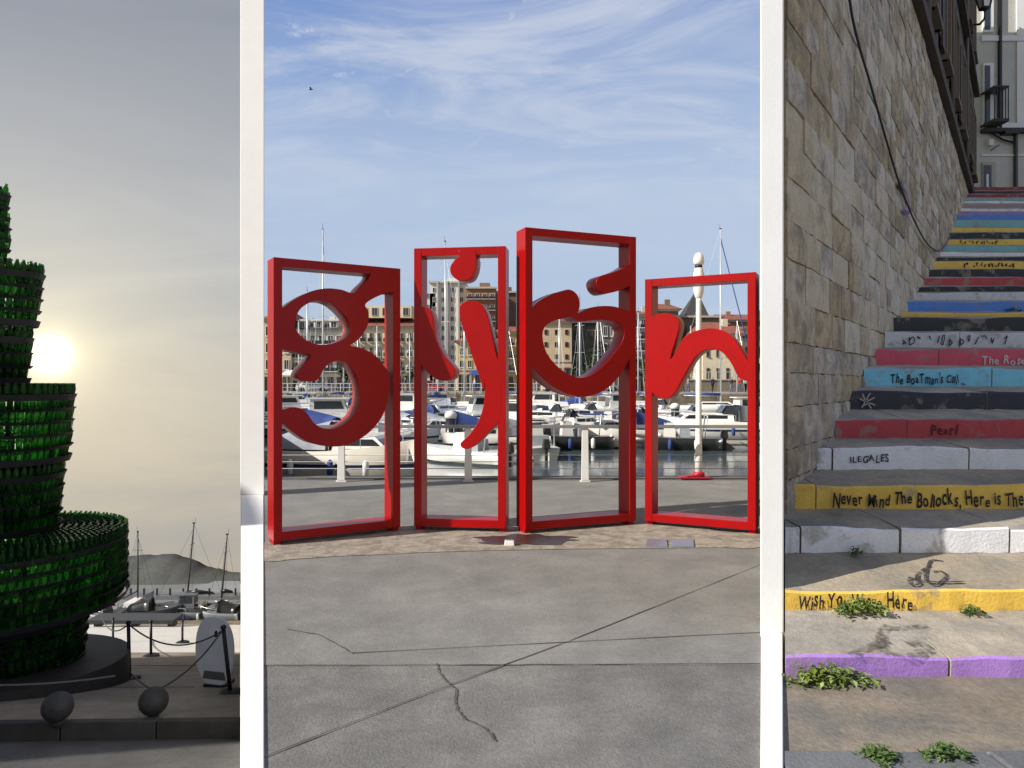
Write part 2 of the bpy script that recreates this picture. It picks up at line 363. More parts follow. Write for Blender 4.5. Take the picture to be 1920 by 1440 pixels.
# ================================================================ RED LETTER PANELS
def curve_solid(name, loops, depth, m, parent, bev=.004):
    c = bpy.data.curves.new(name, 'CURVE'); c.dimensions = '2D'; c.fill_mode = 'BOTH'; c.extrude = depth / 2; c.bevel_depth = bev; c.bevel_resolution = 1
    for lp in loops:
        s = c.splines.new('POLY'); s.points.add(len(lp) - 1); s.use_cyclic_u = True
        for p, q in zip(s.points, lp): p.co = (q[0], q[1], 0, 1)
    t = bpy.data.objects.new('tmp', c); COL.objects.link(t)
    dg = bpy.context.evaluated_depsgraph_get(); me = bpy.data.meshes.new_from_object(t.evaluated_get(dg)); bpy.data.objects.remove(t)
    me.name = name; me.materials.clear(); me.materials.append(m)
    bpy.data.curves.remove(c)
    return ob(name, me, parent)
TH = .25
def panel(label, lpx, rpx, ztop, shapes, bar=.085):
    """lpx, rpx: front lower corners (pixel x, pixel y on the ground)"""
    a = px(*lpx, F * 1.6 / (lpx[1] - 720)); b = px(*rpx, F * 1.6 / (rpx[1] - 720)); a.z = b.z = 0
    u = (b - a).normalized(); n = Vector((u.y, -u.x, 0)); Lw = (b - a).length; ang = math.atan2(u.y, u.x)
    t = thing('letter_panel', label, 'sculpture', a, ang, 'red letter panels')
    z0 = .05
    for x in (bar / 2, Lw - bar / 2):
        bevel(MB().box((x, TH / 2, (z0 + ztop) / 2), (bar, TH, ztop - z0)).build('post', red, t), .005)
        MB().box((x, TH / 2, z0 / 2), (bar * .8, TH * .7, z0 - .001)).build('foot', red, t)
    for z in (z0 + bar / 2, ztop - bar / 2):
        bevel(MB().box((Lw / 2, TH / 2, z), (Lw - 2 * bar + .002, TH - .006, bar)).build('rail', red, t), .004)
    def loc(x, y):
        q = hit(x, y, a, n) - a; return (q.dot(u), q.z)
    for loops in shapes:
        LL = []
        for lp in loops:
            pts = [loc(x, y) for x, y in lp]
            LL.append([(p.x, p.y) for p in catmull([(x, y, 0) for x, y in pts], 5, True)])
        LL = [[(min(max(x, bar * .35), Lw - bar * .35), min(y, ztop - bar * .35)) for x, y in lp] for lp in LL]
        o = curve_solid('letter', LL, TH - .014, red, t)
        o.rotation_euler = (R(90), 0, 0); o.location = (0, TH / 2 - .004, 0)
    return t
Z3 = lambda pts: [(490 + u / 4, 400 + v / 4) for u, v in pts]
Z5 = lambda pts: [(490 + u / 4, 700 + v / 4) for u, v in pts]
Z4 = lambda pts: [(950 + u / 4, 400 + v / 4) for u, v in pts]
g_out = Z3([(1035, 430), (900, 425), (828, 432), (815, 480), (750, 545), (690, 600), (600, 575), (500, 565), (400, 580), (300, 620), (200, 685), (125, 760), (120, 900), (130, 1000), (250, 1035), (372, 1062), (345, 1110), (288, 1175), (270, 1220), (300, 1252), (345, 1257), (405, 1255), (440, 1220), (470, 1160), (520, 1120), (580, 1102), (640, 1120), (700, 1190), (735, 1275)]) + \
    Z5([(745, 150), (735, 230), (700, 310), (640, 370), (580, 405), (520, 420), (450, 410), (390, 370), (340, 300), (290, 265), (230, 258), (170, 275), (118, 280), (120, 330), (160, 365), (230, 430), (330, 500), (430, 535), (540, 547), (640, 535), (740, 490), (830, 420), (900, 330), (940, 230), (958, 130), (955, 0)]) + \
    Z3([(935, 1170), (890, 1105), (830, 1050), (740, 1010), (665, 992), (720, 950), (770, 890), (800, 820), (802, 740), (778, 682), (850, 630), (950, 592), (1040, 585), (1045, 500)])
g_hole = Z3([(250, 830), (280, 730), (350, 672), (430, 650), (520, 670), (600, 735), (655, 805), (675, 870), (650, 922), (590, 962), (510, 985), (420, 985), (330, 950), (270, 892)])
panel('red steel frame holding the letter g, leftmost of the four panels', (513, 1025), (751, 997), 2.85, [[g_out, g_hole]])
dot_ = Z3([(1490, 280), (1485, 318), (1450, 350), (1420, 400), (1425, 452), (1462, 490), (1520, 502), (1572, 480), (1602, 420), (1612, 350), (1606, 318), (1600, 280)])
i_ = Z3([(1165, 730), (1220, 703), (1262, 722), (1282, 780), (1292, 880), (1312, 960), (1362, 1060), (1420, 1130), (1446, 1172), (1440, 1222), (1400, 1250), (1340, 1250), (1280, 1220), (1220, 1160), (1185, 1105), (1160, 1050), (1155, 900)])
j_ = Z3([(1490, 700), (1530, 665), (1590, 658), (1642, 675), (1680, 730), (1702, 800), (1730, 920), (1765, 1080), (1800, 1150), (1805, 1300)]) + Z5([(1800, 100), (1795, 280), (1775, 370), (1740, 402), (1680, 462), (1620, 522), (1560, 562), (1515, 560), (1495, 532), (1522, 498), (1570, 450), (1620, 380), (1650, 310), (1670, 230), (1680, 100), (1676, 20)]) + Z3([(1668, 1320), (1640, 1230), (1600, 1120), (1560, 1000), (1520, 880), (1495, 780)])
panel('red steel frame holding the joined letters i and j under one dot', (776, 995), (948, 1000), 3.08, [[dot_], [i_], [j_]])
acc = Z4([(965, 360), (920, 385), (860, 420), (780, 450), (705, 473), (675, 512), (690, 565), (730, 596), (790, 591), (860, 570), (930, 537), (968, 520), (972, 440)])
o_out = Z4([(150, 760), (185, 715), (240, 660), (330, 610), (420, 580), (472, 572), (520, 600), (545, 650), (546, 710), (536, 748), (600, 715), (680, 698), (770, 695), (850, 710), (920, 740), (965, 790), (972, 900), (965, 1010), (905, 1120), (860, 1200), (780, 1290), (700, 1345), (600, 1375), (520, 1371), (430, 1345), (330, 1290), (240, 1210), (180, 1135), (150, 1050), (145, 900)])
o_hole = Z4([(490, 778), (400, 790), (320, 820), (275, 870), (270, 950), (300, 1050), (360, 1130), (430, 1190), (500, 1225), (570, 1235), (640, 1210), (720, 1150), (800, 1060), (860, 980), (885, 900), (872, 845), (820, 812), (740, 797), (640, 800), (560, 806)])
panel('tallest red steel frame, holding the accented letter o', (985, 1003), (1193, 985), 3.265, [[acc], [o_out, o_hole]])
n_ = Z4([(1055, 800), (1080, 788), (1130, 760), (1190, 750), (1250, 765), (1285, 800), (1290, 850), (1270, 930), (1242, 1020), (1226, 1085), (1232, 1098), (1270, 1040), (1310, 960), (1360, 910), (1430, 880), (1520, 865), (1600, 875), (1670, 910), (1730, 980), (1790, 1080), (1825, 1130), (1850, 1170), (1848, 1240), (1815, 1255), (1760, 1242), (1725, 1200), (1690, 1130), (1640, 1060), (1590, 1025), (1530, 1015), (1470, 1030), (1410, 1080), (1360, 1160), (1310, 1250), (1260, 1340), (1210, 1385), (1160, 1385), (1110, 1360), (1075, 1310), (1055, 1200), (1050, 1000)])
panel('red steel frame holding the letter n, rightmost of the four panels', (1209, 985), (1417, 1004), 2.785, [[n_]])

# covers and marker on the ground before the letters
def gp(x, y): return px(x, y, F * 1.6 / (y - 720))
cov = mat('steel_cover', (.30, .33, .40), .3, .15, 6, .2, 60, metal=.5)
for (x0, x1), lb in (((1210, 1252), 'left half of the bluish steel plates before the letter n'), ((1258, 1302), 'right half of the bluish steel plates before the letter n')):
    a, b, c, d = gp(x0 + 3, 1014), gp(x1 - 2, 1014), gp(x1, 1028), gp(x0, 1028)
    bevel(MB().prism([(d.x, d.y), (c.x, c.y), (b.x, b.y), (a.x, a.y)], .004, .02).build('access_cover', cov, label=lb, cat='cover', group='steel access covers'), .003)
c = gp(955, 1024); t = thing('ground_marker', 'small white marker block on the dark stain below the letter o', 'marker', (c.x, c.y, .008))
bevel(MB().box((0, 0, .025), (.10, .07, .05), taper=.9).build('block', white_p, t), .006); MB().box((0, 0, .053), (.06, .04, .006)).build('plate', grey_m, t)

# ================================================================ RAILING, LAMP
rl = thing('quay_railing', 'white quay railing with grey steel handrail behind the letters', 'railing', (0, 11.75, 0))
for x in (400, 640, 878, 1097, 1500):
    X = (x - 960) / F * 11.75
    if X < L2 * 11.75 or X > R1 * 11.75: continue
    o = MB().prism([(-.085, -.02), (.085, -.02), (.085, .02), (-.085, .02)], 0, .03).box((0, 0, .46), (.125, .05, .86), tx=.8).build('post', white_p, rl, loc=(X, 0, 0)); bevel(o, .006)
    MB().box((.0, .032, .46), (.03, .012, .82)).build('stiffener', grey_m, rl, loc=(X, 0, 0))
MB().box((0, 0, .905), (2 * 4.02, .09, .05)).build('handrail', grey_m, rl)
for z in (.33, .44, .22): MB().tube([(-4.0, 0, z), (4.0, 0, z)], .007, 6).build('wire', grey_m, rl)
lp = thing('lamp_post', 'white lamp post with round head on a red base at the quay edge', 'lamp post', (350 / F * 12.05, 12.05, .03))
MB().lathe([(.062, .02), (.056, .5), (.05, .9), (.044, 2.95), (.044, 3.0)], 16).build('pole', white_p, lp)
MB().lathe([(.044, 3.0), (.06, 3.02), (.085, 3.12), (.095, 3.28), (.09, 3.42), (.075, 3.46), (.075, 3.50), (.06, 3.51)], 20).build('lantern', white_p, lp)
MB().lathe([(.06, 3.51), (.06, 3.56)], 16).build('vent_ring', black_m, lp)
MB().lathe([(.06, 3.56), (.085, 3.58), (.09, 3.64), (.078, 3.71), (.05, 3.755), (.015, 3.77)], 20).build('cap', white_p, lp)
rb = mat('red_base_paint', (.45, .01, .03), .45, .2, 8)
bevel(MB().box((-.08, 0, .012), (.5, .2, .024)).box((-.1, 0, .035), (.2, .15, .022)).build('base_plate', rb, lp), .004)
MB().lathe([(.10, .03), (.10, .07), (.08, .1)], 12).build('collar', rb, lp)

# ================================================================ BOATS
def hull_mb(Ln, bm, fb, bowf=.45, flare=1.15, stern=.9, mi=0, sheer=.35):
    """bow at +x; waterline z=0; returns mesh builder with open deck filled"""
    mb = MB(); S = 14; vs = []; fs = []
    for i in range(S):
        t = i / (S - 1); x = -Ln / 2 + Ln * t
        w = 1.0 if t < 1 - bowf else max(.02, 1 - ((t - (1 - bowf)) / bowf) ** 2.1)
        w *= stern + (1 - stern) * min(1, t * 3)
        b = bm / 2 * w; z = fb * (1 + sheer * max(0, (t - .35) / .65) ** 1.8); rk = .12 * Ln * max(0, (t - .75) / .25) ** 2
        vs += [(x - rk * .9, 0, -.32), (x - rk * .7, b * .72, -.22), (x - rk * .3, b * .93, fb * .45), (x, b * flare * .93, z), (x, b * flare * .82, z + .0), (x, 0, z + .03),
               (x, -b * flare * .82, z), (x, -b * flare * .93, z), (x - rk * .3, -b * .93, fb * .45), (x - rk * .7, -b * .72, -.22)]
    k = 10
    for i in range(S - 1):
        for j in range(k):
            a, b_ = i * k + j, i * k + (j + 1) % k; fs.append((a, b_, b_ + k, a + k))
    fs += [tuple(range(k)), tuple((S - 1) * k + j for j in range(k))[::-1]]
    return mb.add(vs, fs, mi, True)
def stripe_mb(Ln, bm, fb, bowf, flare, stern, z, h, sheer=.35):
    mb = MB(); S = 14
    for sd in (1, -1):
        vs = []; fs = []
        for i in range(S):
            t = i / (S - 1); x = -Ln / 2 + Ln * t
            w = 1.0 if t < 1 - bowf else max(.02, 1 - ((t - (1 - bowf)) / bowf) ** 2.1)
            w *= stern + (1 - stern) * min(1, t * 3); b = bm / 2 * w; top = fb * (1 + sheer * max(0, (t - .35) / .65) ** 1.8); rk = .12 * Ln * max(0, (t - .75) / .25) ** 2
            def at(zz):
                if zz < fb * .45: q = (zz + .22) / (fb * .45 + .22); return (x - rk * (.7 - .4 * q), (b * (.72 + .21 * q) + .012) * sd, zz)
                q = (zz - fb * .45) / (top - fb * .45); return (x - rk * .3 * (1 - q), (b * (.93 + (flare * .93 - .93) * q) + .012) * sd, zz)
            vs += [at(z), at(z + h)]
        fs = [(2 * i, 2 * i + 2, 2 * i + 3, 2 * i + 1) for i in range(S - 1)]
        mb.add(vs, fs)
    return mb
def cabin_mb(x0, x1, w, z0, h, rake=.5, back=.1, taper=.8):
    mb = MB(); vs = [(x0, -w / 2, z0), (x1, -w / 2 * .8, z0), (x1, w / 2 * .8, z0), (x0, w / 2, z0), (x0 + back, -w / 2 * taper, z0 + h), (x1 - rake, -w / 2 * taper * .8, z0 + h), (x1 - rake, w / 2 * taper * .8, z0 + h), (x0 + back, w / 2 * taper, z0 + h)]
    return mb.add(vs, [(0, 3, 2, 1), (4, 5, 6, 7), (0, 1, 5, 4), (1, 2, 6, 5), (2, 3, 7, 6), (3, 0, 4, 7)])
def win_mb(x0, x1, w, z0, h, rake, back, taper, a=.25, b=.85, o=.012):
    """glazing band just proud of the cabin sides and front"""
    mb = MB()
    def P(x, s, f):
        xx0 = x0 + back * f; xx1 = x1 - rake * f; ww0 = w / 2 * (1 + (taper - 1) * f); ww1 = ww0 * .8
        t = x; X = xx0 + (xx1 - xx0) * t; return (X, s * (ww0 + (ww1 - ww0) * t + o), z0 + h * f)
    for s in (1, -1): mb.add([P(.12, s, a), P(.93, s, a), P(.9, s, b), P(.12, s, b)], [(0, 1, 2, 3)])
    q = lambda s, f: (x1 - rake * f + o * 1.5, s * w / 2 * .8 * (1 + (taper - 1) * f) * .9, z0 + h * f)
    mb.add([q(-1, a), q(1, a), q(1, b), q(-1, b)], [(0, 1, 2, 3)])
    return mb
def outboard(parent, x, z, m, y=0, s=1.0):
    o = MB().box((x, y, z + .28 * s), (.34 * s, .26 * s, .34 * s), taper=.75).box((x - .02, y, z - .1 * s), (.16 * s, .1 * s, .6 * s)).build('outboard_motor', m, parent); bevel(o, .03)
def railing(parent, pts, h, n=6):
    mb = MB(); top = [(x, y, z + h) for x, y, z in pts]; mb.tube(top, .014, 5)
    for i in range(0, len(pts), max(1, len(pts) // n)): mb.tube([pts[i], top[i]], .011, 4)
    mb.build('rail', alu, parent)
CABM = gel
def motorboat(name, label, x, y, Ln, yaw, hm=gel, sm=None, cab='cuddy', ob_=True, canvas=None, fb=.75, rail=True, group='moored boats', zw=None, d=None):
    """x, y: pixel of the waterline under the boat's middle"""
    zw = ZW if zw is None else zw
    d = d or (1.6 - zw) * F / (y - 720); bm = Ln * .34
    t = thing(name, label, 'boat', ((x - 960) / F * d, d, zw), R(yaw), group)
    hull_mb(Ln, bm, fb).build('hull', hm, t)
    if sm: stripe_mb(Ln, bm, fb, .45, 1.15, .9, fb * .52, .10).build('stripe', sm, t)
    stripe_mb(Ln, bm, fb, .45, 1.15, .9, -.06, .14).build('waterline', hull_k, t)
    if cab == 'cuddy':
        A = (-.02 * Ln, .33 * Ln, bm * .78, fb + .02, .42, .5, 0, .78); cabin_mb(*A).build('cabin', CABM, t); win_mb(*A, a=.35, b=.8).build('cabin_window', glass_d, t)
        B = (-.10 * Ln, .06 * Ln, bm * .74, fb + .40, .48, .38, .30, .82); win_mb(*B, a=0, b=1, o=0).build('windscreen', glass_b, t)
        MB().tube([(-.02 * Ln, -.31 * bm, fb + .88), (.045 * Ln, -.24 * bm, fb + .89), (.045 * Ln, .24 * bm, fb + .89), (-.02 * Ln, .31 * bm, fb + .88)], .02, 5).build('windscreen_frame', alu, t)
    elif cab == 'house':
        A = (-.16 * Ln, .2 * Ln, bm * .72, fb + .02, 1.25, .35, .05, .85); cabin_mb(*A).build('wheelhouse', CABM, t); win_mb(*A, a=.5, b=.9).build('wheelhouse_window', glass_d, t)
        MB().box((.0 * Ln, 0, fb + 1.31), (.40 * Ln, bm * .68, .07)).build('roof', CABM, t)
    elif cab == 'console':
        MB().box((0, 0, fb + .3), (.55, .6, .75), taper=.8).build('console', gel, t); MB().add([(.22, -.28, fb + .66), (.22, .28, fb + .66), (.05, .24, fb + 1.02), (.05, -.24, fb + 1.02)], [(0, 1, 2, 3)]).build('windscreen', glass_b, t)
        MB().box((-.7, 0, fb + .2), (.45, .8, .45), taper=.9).build('seat', canvas_g, t)
        MB().tube([(-Ln * .33, -bm * .4, fb), (-Ln * .36, -bm * .38, fb + 1.0), (-Ln * .36, bm * .38, fb + 1.0), (-Ln * .33, bm * .4, fb)], .03, 6).build('arch', alu, t)
    if canvas:
        if cab == 'none' or cab == 'cuddy':
            x0, x1 = -.42 * Ln, -.05 * Ln; w = bm * .46; z = fb + .05; P = []
            mb = MB(); vs = []
            for i in range(5):
                tt = i / 4; X = x0 + (x1 - x0) * tt; H = .35 + .5 * tt ** .8
                for q in range(7):
                    an = math.pi * q / 6; vs.append((X, w * math.cos(an), z + H * math.sin(an) ** .7))
            mb.add(vs, [(i * 7 + q, i * 7 + q + 1, (i + 1) * 7 + q + 1, (i + 1) * 7 + q) for i in range(4) for q in range(6)] + [tuple(range(7)), tuple(28 + q for q in range(7))[::-1]], 0, True).build('canopy', canvas, t)
        else:
            MB().box((-.3 * Ln, 0, fb + 1.0), (.26 * Ln, bm * .7, .04)).build('canopy', canvas, t)
    if Ln > 4 and d < 60:
        for k in (-.25, 0, .22):
            for sgn in (1, -1): MB().lathe([(.02, -.25), (.09, -.2), (.1, 0), (.09, .18), (.02, .24)], 8).build('fender', white_p if k else canvas_b, t, loc=(k * Ln, sgn * (bm * .54 + .06), fb * .55))
    if ob_: outboard(t, -Ln * .53, fb * .75, hull_k if random.random() < .7 else canvas_g, 0, 1.1)
    if rail:
        pts = []
        for i in range(13):
            q = -1 + i / 6; tt = .98 - .5 * abs(q) ** 1.2; w = 1.0 if tt < .55 else max(.02, 1 - ((tt - .55) / .45) ** 2.1)
            pts.append((-Ln / 2 + Ln * tt, math.copysign(bm / 2 * w * 1.0, q) if q else 0, fb * (1 + .35 * max(0, (tt - .35) / .65) ** 1.8)))
        railing(t, pts, .32)
    return t
def sailboat(label, x, y, Ln, yaw, mast_top, hm=gel, am=alu, sm=None, canvas=canvas_b, zw=None, d=None, furl=None, rake=0):
    zw = ZW if zw is None else zw
    d = d or (1.6 - zw) * F / (y - 720); bm = Ln * .3; fb = .85
    t = thing('sailboat', label, 'sailboat', ((x - 960) / F * d, d, zw), R(yaw), 'moored sailboats')
    hull_mb(Ln, bm, fb, .6, 1.08, .7, sheer=.2).build('hull', hm, t)
    if sm: stripe_mb(Ln, bm, fb, .6, 1.08, .7, fb * .62, .09, .2).build('stripe', sm, t)
    A = (-.18 * Ln, .2 * Ln, bm * .55, fb, .38, .6, .05, .8); cabin_mb(*A).build('coachroof', gel, t); win_mb(*A, a=.3, b=.75).build('cabin_window', glass_d, t)
    H = 1.6 + (720 - mast_top) / F * d - zw; mx = .06 * Ln
    MB().tube([(mx, 0, fb), (mx - rake * .5, 0, fb + (H - fb) * .5), (mx - rake, 0, H)], [.075, .07, .05], 8).build('mast', am, t)
    MB().tube([(mx, 0, fb + .95), (mx - .38 * Ln, 0, fb + 1.0)], .05, 6).build('boom', am, t)
    if canvas: MB().tube([(mx - .03, 0, fb + 1.08), (mx - .15 * Ln, 0, fb + 1.17), (mx - .36 * Ln, 0, fb + 1.08)], [.15, .14, .07], 8).build('sail_cover', canvas, t)
    for f in (.55, .78): MB().tube([(mx - rake * f, -.42, H * f), (mx - rake * f, .42, H * f)], .022, 5).build('spreader', am, t)
    w = MB()
    for s in (1, -1): w.tube([(mx - .1, s * bm * .45, fb), (mx - rake * .55, s * .42, H * .55), (mx - rake * .97, 0, H * .97)], .010, 4)
    w.tube([(-Ln * .48, 0, fb), (mx - rake, 0, H)], .010, 4)
    w.build('shrouds', am, t)
    MB().tube([(Ln * .49, 0, fb * 1.2), (mx - rake * .95, 0, H * .95)], .055 if furl else .011, 6).build('forestay', furl or am, t)
    MB().box((mx - rake, 0, H + .06), (.22, .05, .1)).tube([(mx - rake - .1, 0, H), (mx - rake - .12, 0, H + .5)], .012, 4).build('masthead_gear', black_m, t)
    return t
motorboat('motorboat', 'large white motorboat moored at the quay behind the letter g', 644, 904, 5.0, -10, gel2, navy, 'cuddy', False, canvas_g, fb=1.0)
motorboat('dinghy', 'small open boat with console and black outboard behind the letter j', 868, 868, 3.8, 150, gel, None, 'console', True, None, fb=.5, rail=False)
motorboat('motorboat', 'grey canopied boat left of the letter o post, beside the open boat', 925, 848, 4.8, 200, gel, hull_k, 'cuddy', True, canvas_g, fb=.7)
motorboat('dinghy', 'black hulled launch with blue cover below the letter o', 1062, 842, 4.2, 188, hull_k, None, 'console', True, canvas_b, fb=.6, rail=False)
motorboat('motorboat', 'white bow-on motorboat with blue canopy right of the railing post', 1172, 838, 5.2, 196, gel, None, 'cuddy', False, canvas_b, fb=.85)
motorboat('dinghy', 'black inflatable with a tilted outboard below the letter n', 1255, 842, 4.6, 170, hull_k, None, 'console', True, None, fb=.55, rail=False)
motorboat('motorboat', 'long white cruiser right of the lamp post', 1362, 824, 8.4, 176, gel, navy, 'cuddy', False, canvas_g, fb=1.0)
motorboat('motorboat', 'white boat with black outboard behind the tall o panel, low in the water', 1005, 856, 3.6, 100, gel, None, 'console', True, None, fb=.5, rail=False)
motorboat('motorboat', 'white cruiser with wheelhouse seen through the ring of the g', 615, 806, 7.0, 10, gel, navy, 'house', False, canvas_g)
motorboat('motorboat', 'grey hulled boat with flat canopy between g and j frames', 700, 812, 5.6, 168, canvas_g, None, 'cuddy', True, canvas_g)
motorboat('motorboat', 'white and blue boat behind the foot of the i stroke', 812, 806, 5.2, 30, gel, navy, 'cuddy', True, canvas_b)
motorboat('motorboat', 'white wheelhouse boat with dark windows behind the j stroke', 905, 790, 6.0, 205, gel, hull_k, 'house', False)
motorboat('motorboat', 'cream cuddy boat right above the handrail below the o', 1040, 803, 6.2, 172, gel2, None, 'cuddy', True)
motorboat('motorboat', 'white cuddy boat with navy stripe under the heart shaped opening', 1105, 798, 5.6, 187, gel, navy, 'cuddy', True)
motorboat('motorboat', 'white cruiser with green cover behind the right post of the o', 1160, 778, 7.0, 10, gel, None, 'house', False, canvas_g)
motorboat('motorboat', 'white sport boat behind the tail of the n', 1240, 783, 6.2, 160, gel, navy, 'cuddy', True)
motorboat('motorboat', 'white cabin boat at the left edge by the g frame', 535, 790, 6.5, 20, gel, navy, 'house', False)
motorboat('motorboat', 'white boat in the far row seen between the g and the i', 762, 780, 6.5, 175, gel, None, 'house', False)
motorboat('motorboat', 'white boat in the far row below the tip of the i stroke', 850, 775, 6.5, 8, gel, canvas_b, 'cuddy', False, canvas_g)
motorboat('motorboat', 'navy hulled boat in the far row under the o', 1020, 774, 7.0, 178, navy, None, 'house', False)
motorboat('motorboat', 'white boat in the far row under the right of the o', 1092, 772, 6.4, 12, gel, hull_k, 'cuddy', False, canvas_b)
motorboat('motorboat', 'white boat in the far row above the curl of the g', 655, 776, 6.4, 170, gel, navy, 'cuddy', False, canvas_b)
motorboat('motorboat', 'white boat in the far row left, under the hook of the g', 570, 773, 7.0, 5, gel, None, 'house', False, canvas_g)
motorboat('motorboat', 'white boat in the far row behind the foot of the j', 950, 779, 6.2, 15, gel, None, 'cuddy', False)
sailboat('white sailboat with the tall mast rising through the ring of the g', 603, 792, 10, 95, 428, canvas=canvas_g)
sailboat('white sailboat with thin dark mast behind the dot of the i', 829, 786, 9, 60, 452, rake=.1)
sailboat('white sailboat right of the lamp post with a furled blue headsail', 1340, 776, 9.5, -8, 430, furl=canvas_b)
sailboat('white sailboat with twin shrouds seen in the heart shaped opening', 1086, 783, 9.5, 80, 560)
sailboat('white sailboat with the right hand mast in the heart shaped opening', 1124, 775, 9, 100, 575)
sailboat('blue striped sailboat with short mast between hook and curl of the g', 640, 771, 8.5, 75, 585, sm=navy)
sailboat('white sailboat with short mast just left of the g post top', 736, 773, 8.5, 70, 555)
sailboat('white sailboat far behind the i stroke', 820, 769, 8, 85, 640)
sailboat('white sailboat mast between the j and the o frames', 955, 771, 8, 110, 610)
sailboat('small white sailboat behind the first bend of the n', 1222, 770, 8, 80, 600, sm=navy)

for x, y, Ln, yaw, hm_, sm_, cb, cv, lb in (
    (560, 818, 5.4, 172, gel, navy, 'cuddy', canvas_b, 'white boat with blue canopy just above the big motorboat'),
    (672, 828, 4.6, 12, gel, None, 'cuddy', None, 'small white cuddy boat right of the curl of the g'),
    (742, 836, 4.6, 20, gel, navy, 'console', None, 'open white boat between the g post and the i frame'),
    (778, 822, 4.4, 165, gel, None, 'cuddy', canvas_g, 'white boat with grey canopy at the left post of the i'),
    (842, 826, 4.2, 190, gel, navy, 'cuddy', canvas_b, 'white boat with blue canopy left of the tip of the j'),
    (958, 812, 5.0, 160, gel, None, 'house', None, 'small wheelhouse boat between the j and o posts'),
    (985, 824, 4.4, 15, gel2, None, 'cuddy', None, 'cream boat at the left post of the o'),
    (1075, 818, 4.8, 10, gel, navy, 'cuddy', None, 'white boat with navy stripe crossing the railing post below the o'),
    (1140, 814, 5.0, 170, gel, None, 'console', canvas_b, 'open boat with blue bimini at the right of the o'),
    (1205, 812, 5.0, 10, gel, None, 'cuddy', canvas_g, 'white boat between the o and n frames'),
    (1300, 800, 5.4, 185, gel, navy, 'cuddy', None, 'white boat just left of the lamp post pole'),
    (1402, 796, 5.6, 5, gel, None, 'house', None, 'white wheelhouse boat at the right post of the n'),
    (600, 766, 6.6, 175, gel, navy, 'house', None, 'white boat in the last row left by the opposite quay'),
    (725, 768, 6.2, 5, gel, None, 'cuddy', canvas_b, 'white boat in the last row behind the right post of the g'),
    (800, 766, 6.2, 178, gel, hull_k, 'house', None, 'white boat in the last row behind the i'),
    (890, 767, 6.0, 3, gel, None, 'cuddy', canvas_g, 'white boat in the last row behind the j'),
    (985, 765, 6.4, 176, gel, navy, 'house', None, 'white boat in the last row behind the left of the o'),
    (1060, 764, 6.0, 4, gel, None, 'cuddy', canvas_b, 'white boat in the last row under the middle of the o'),
    (1140, 765, 6.0, 175, gel, None, 'house', None, 'white boat in the last row right of the o')):
    motorboat('motorboat', lb, x, y, Ln, yaw, hm_, sm_, cb, y > 800, cv, fb=.7, rail=y > 800)
for x, y, yt, a, lb in ((556, 772, 600, 80, 'white sailboat with short mast at the left inside the g frame'), (575, 780, 545, 100, 'white sailboat with mast left of the tall one in the g'), (668, 774, 590, 85, 'white sailboat with mast under the neck of the g'), (706, 778, 610, 95, 'white sailboat with mast in the right half of the g'), (765, 770, 625, 75, 'white sailboat with mast between g and i frames'), (870, 775, 565, 90, 'white sailboat with mast left of the j stroke'), (916, 772, 600, 100, 'white sailboat with mast right of the j stroke'), (1006, 772, 620, 85, 'white sailboat with mast at the left inside the o'), (1050, 776, 590, 95, 'white sailboat with mast left of the twin masts in the o'), (1150, 770, 600, 80, 'white sailboat with mast at the right inside the o'), (1198, 773, 585, 90, 'white sailboat with mast between o and n'), (1296, 766, 610, 85, 'white sailboat with mast left of the lamp post'), (1385, 768, 600, 95, 'white sailboat with mast near the right post of the n')):
    sailboat(lb, x, y, 8, a, yt, sm=navy if x % 2 else None, canvas=canvas_b if x % 3 else canvas_g)
# mooring piles
for x, y, yt, lb in ((845, 842, 772, 'black mooring pile behind the j stroke'), (1266, 815, 757, 'black mooring pile with white cap left of the lamp post'), (1180, 795, 742, 'black mooring pile behind the right post of the o'), (700, 790, 742, 'black mooring pile behind the lower bowl of the g')):
    d = (1.6 - ZW) * F / (y - 720); t = thing('mooring_pile', lb, 'pile', ((x - 960) / F * d, d, ZW), 0, 'mooring piles'); h = 1.6 + (720 - yt) / F * d - ZW
    MB().lathe([(.24, -1), (.24, h - .3)], 14).build('pile', hull_k, t); MB().lathe([(.27, h - .3), (.28, h - .1), (.2, h), (.02, h + .05)], 14).build('cap', white_p, t)
# floating pontoons
pon = mat('pontoon_boards', (.36, .33, .28), .85, .2, 2)
for x, y, Ln, yaw, lb in ((800, 858, 7.5, 0, 'grey floating pontoon behind the i and j panel'), (1330, 838, 7, -3, 'dark low pontoon under the long white cruiser'), (1050, 790, 16, 2, 'long pontoon in the middle of the basin')):
    d = (1.6 - ZW) * F / (y - 720); t = thing('pontoon', lb, 'pontoon', ((x - 960) / F * d, d, ZW), R(yaw), 'floating pontoons')
    MB().box((0, 0, .05), (Ln, 1.5, .3)).build('float', canvas_g, t)
    n = int(Ln / .5)
    for i in range(n): MB().box((-Ln / 2 + .25 + i * .5, 0, .23), (.48, 1.6, .06)).build('plank', pon, t)

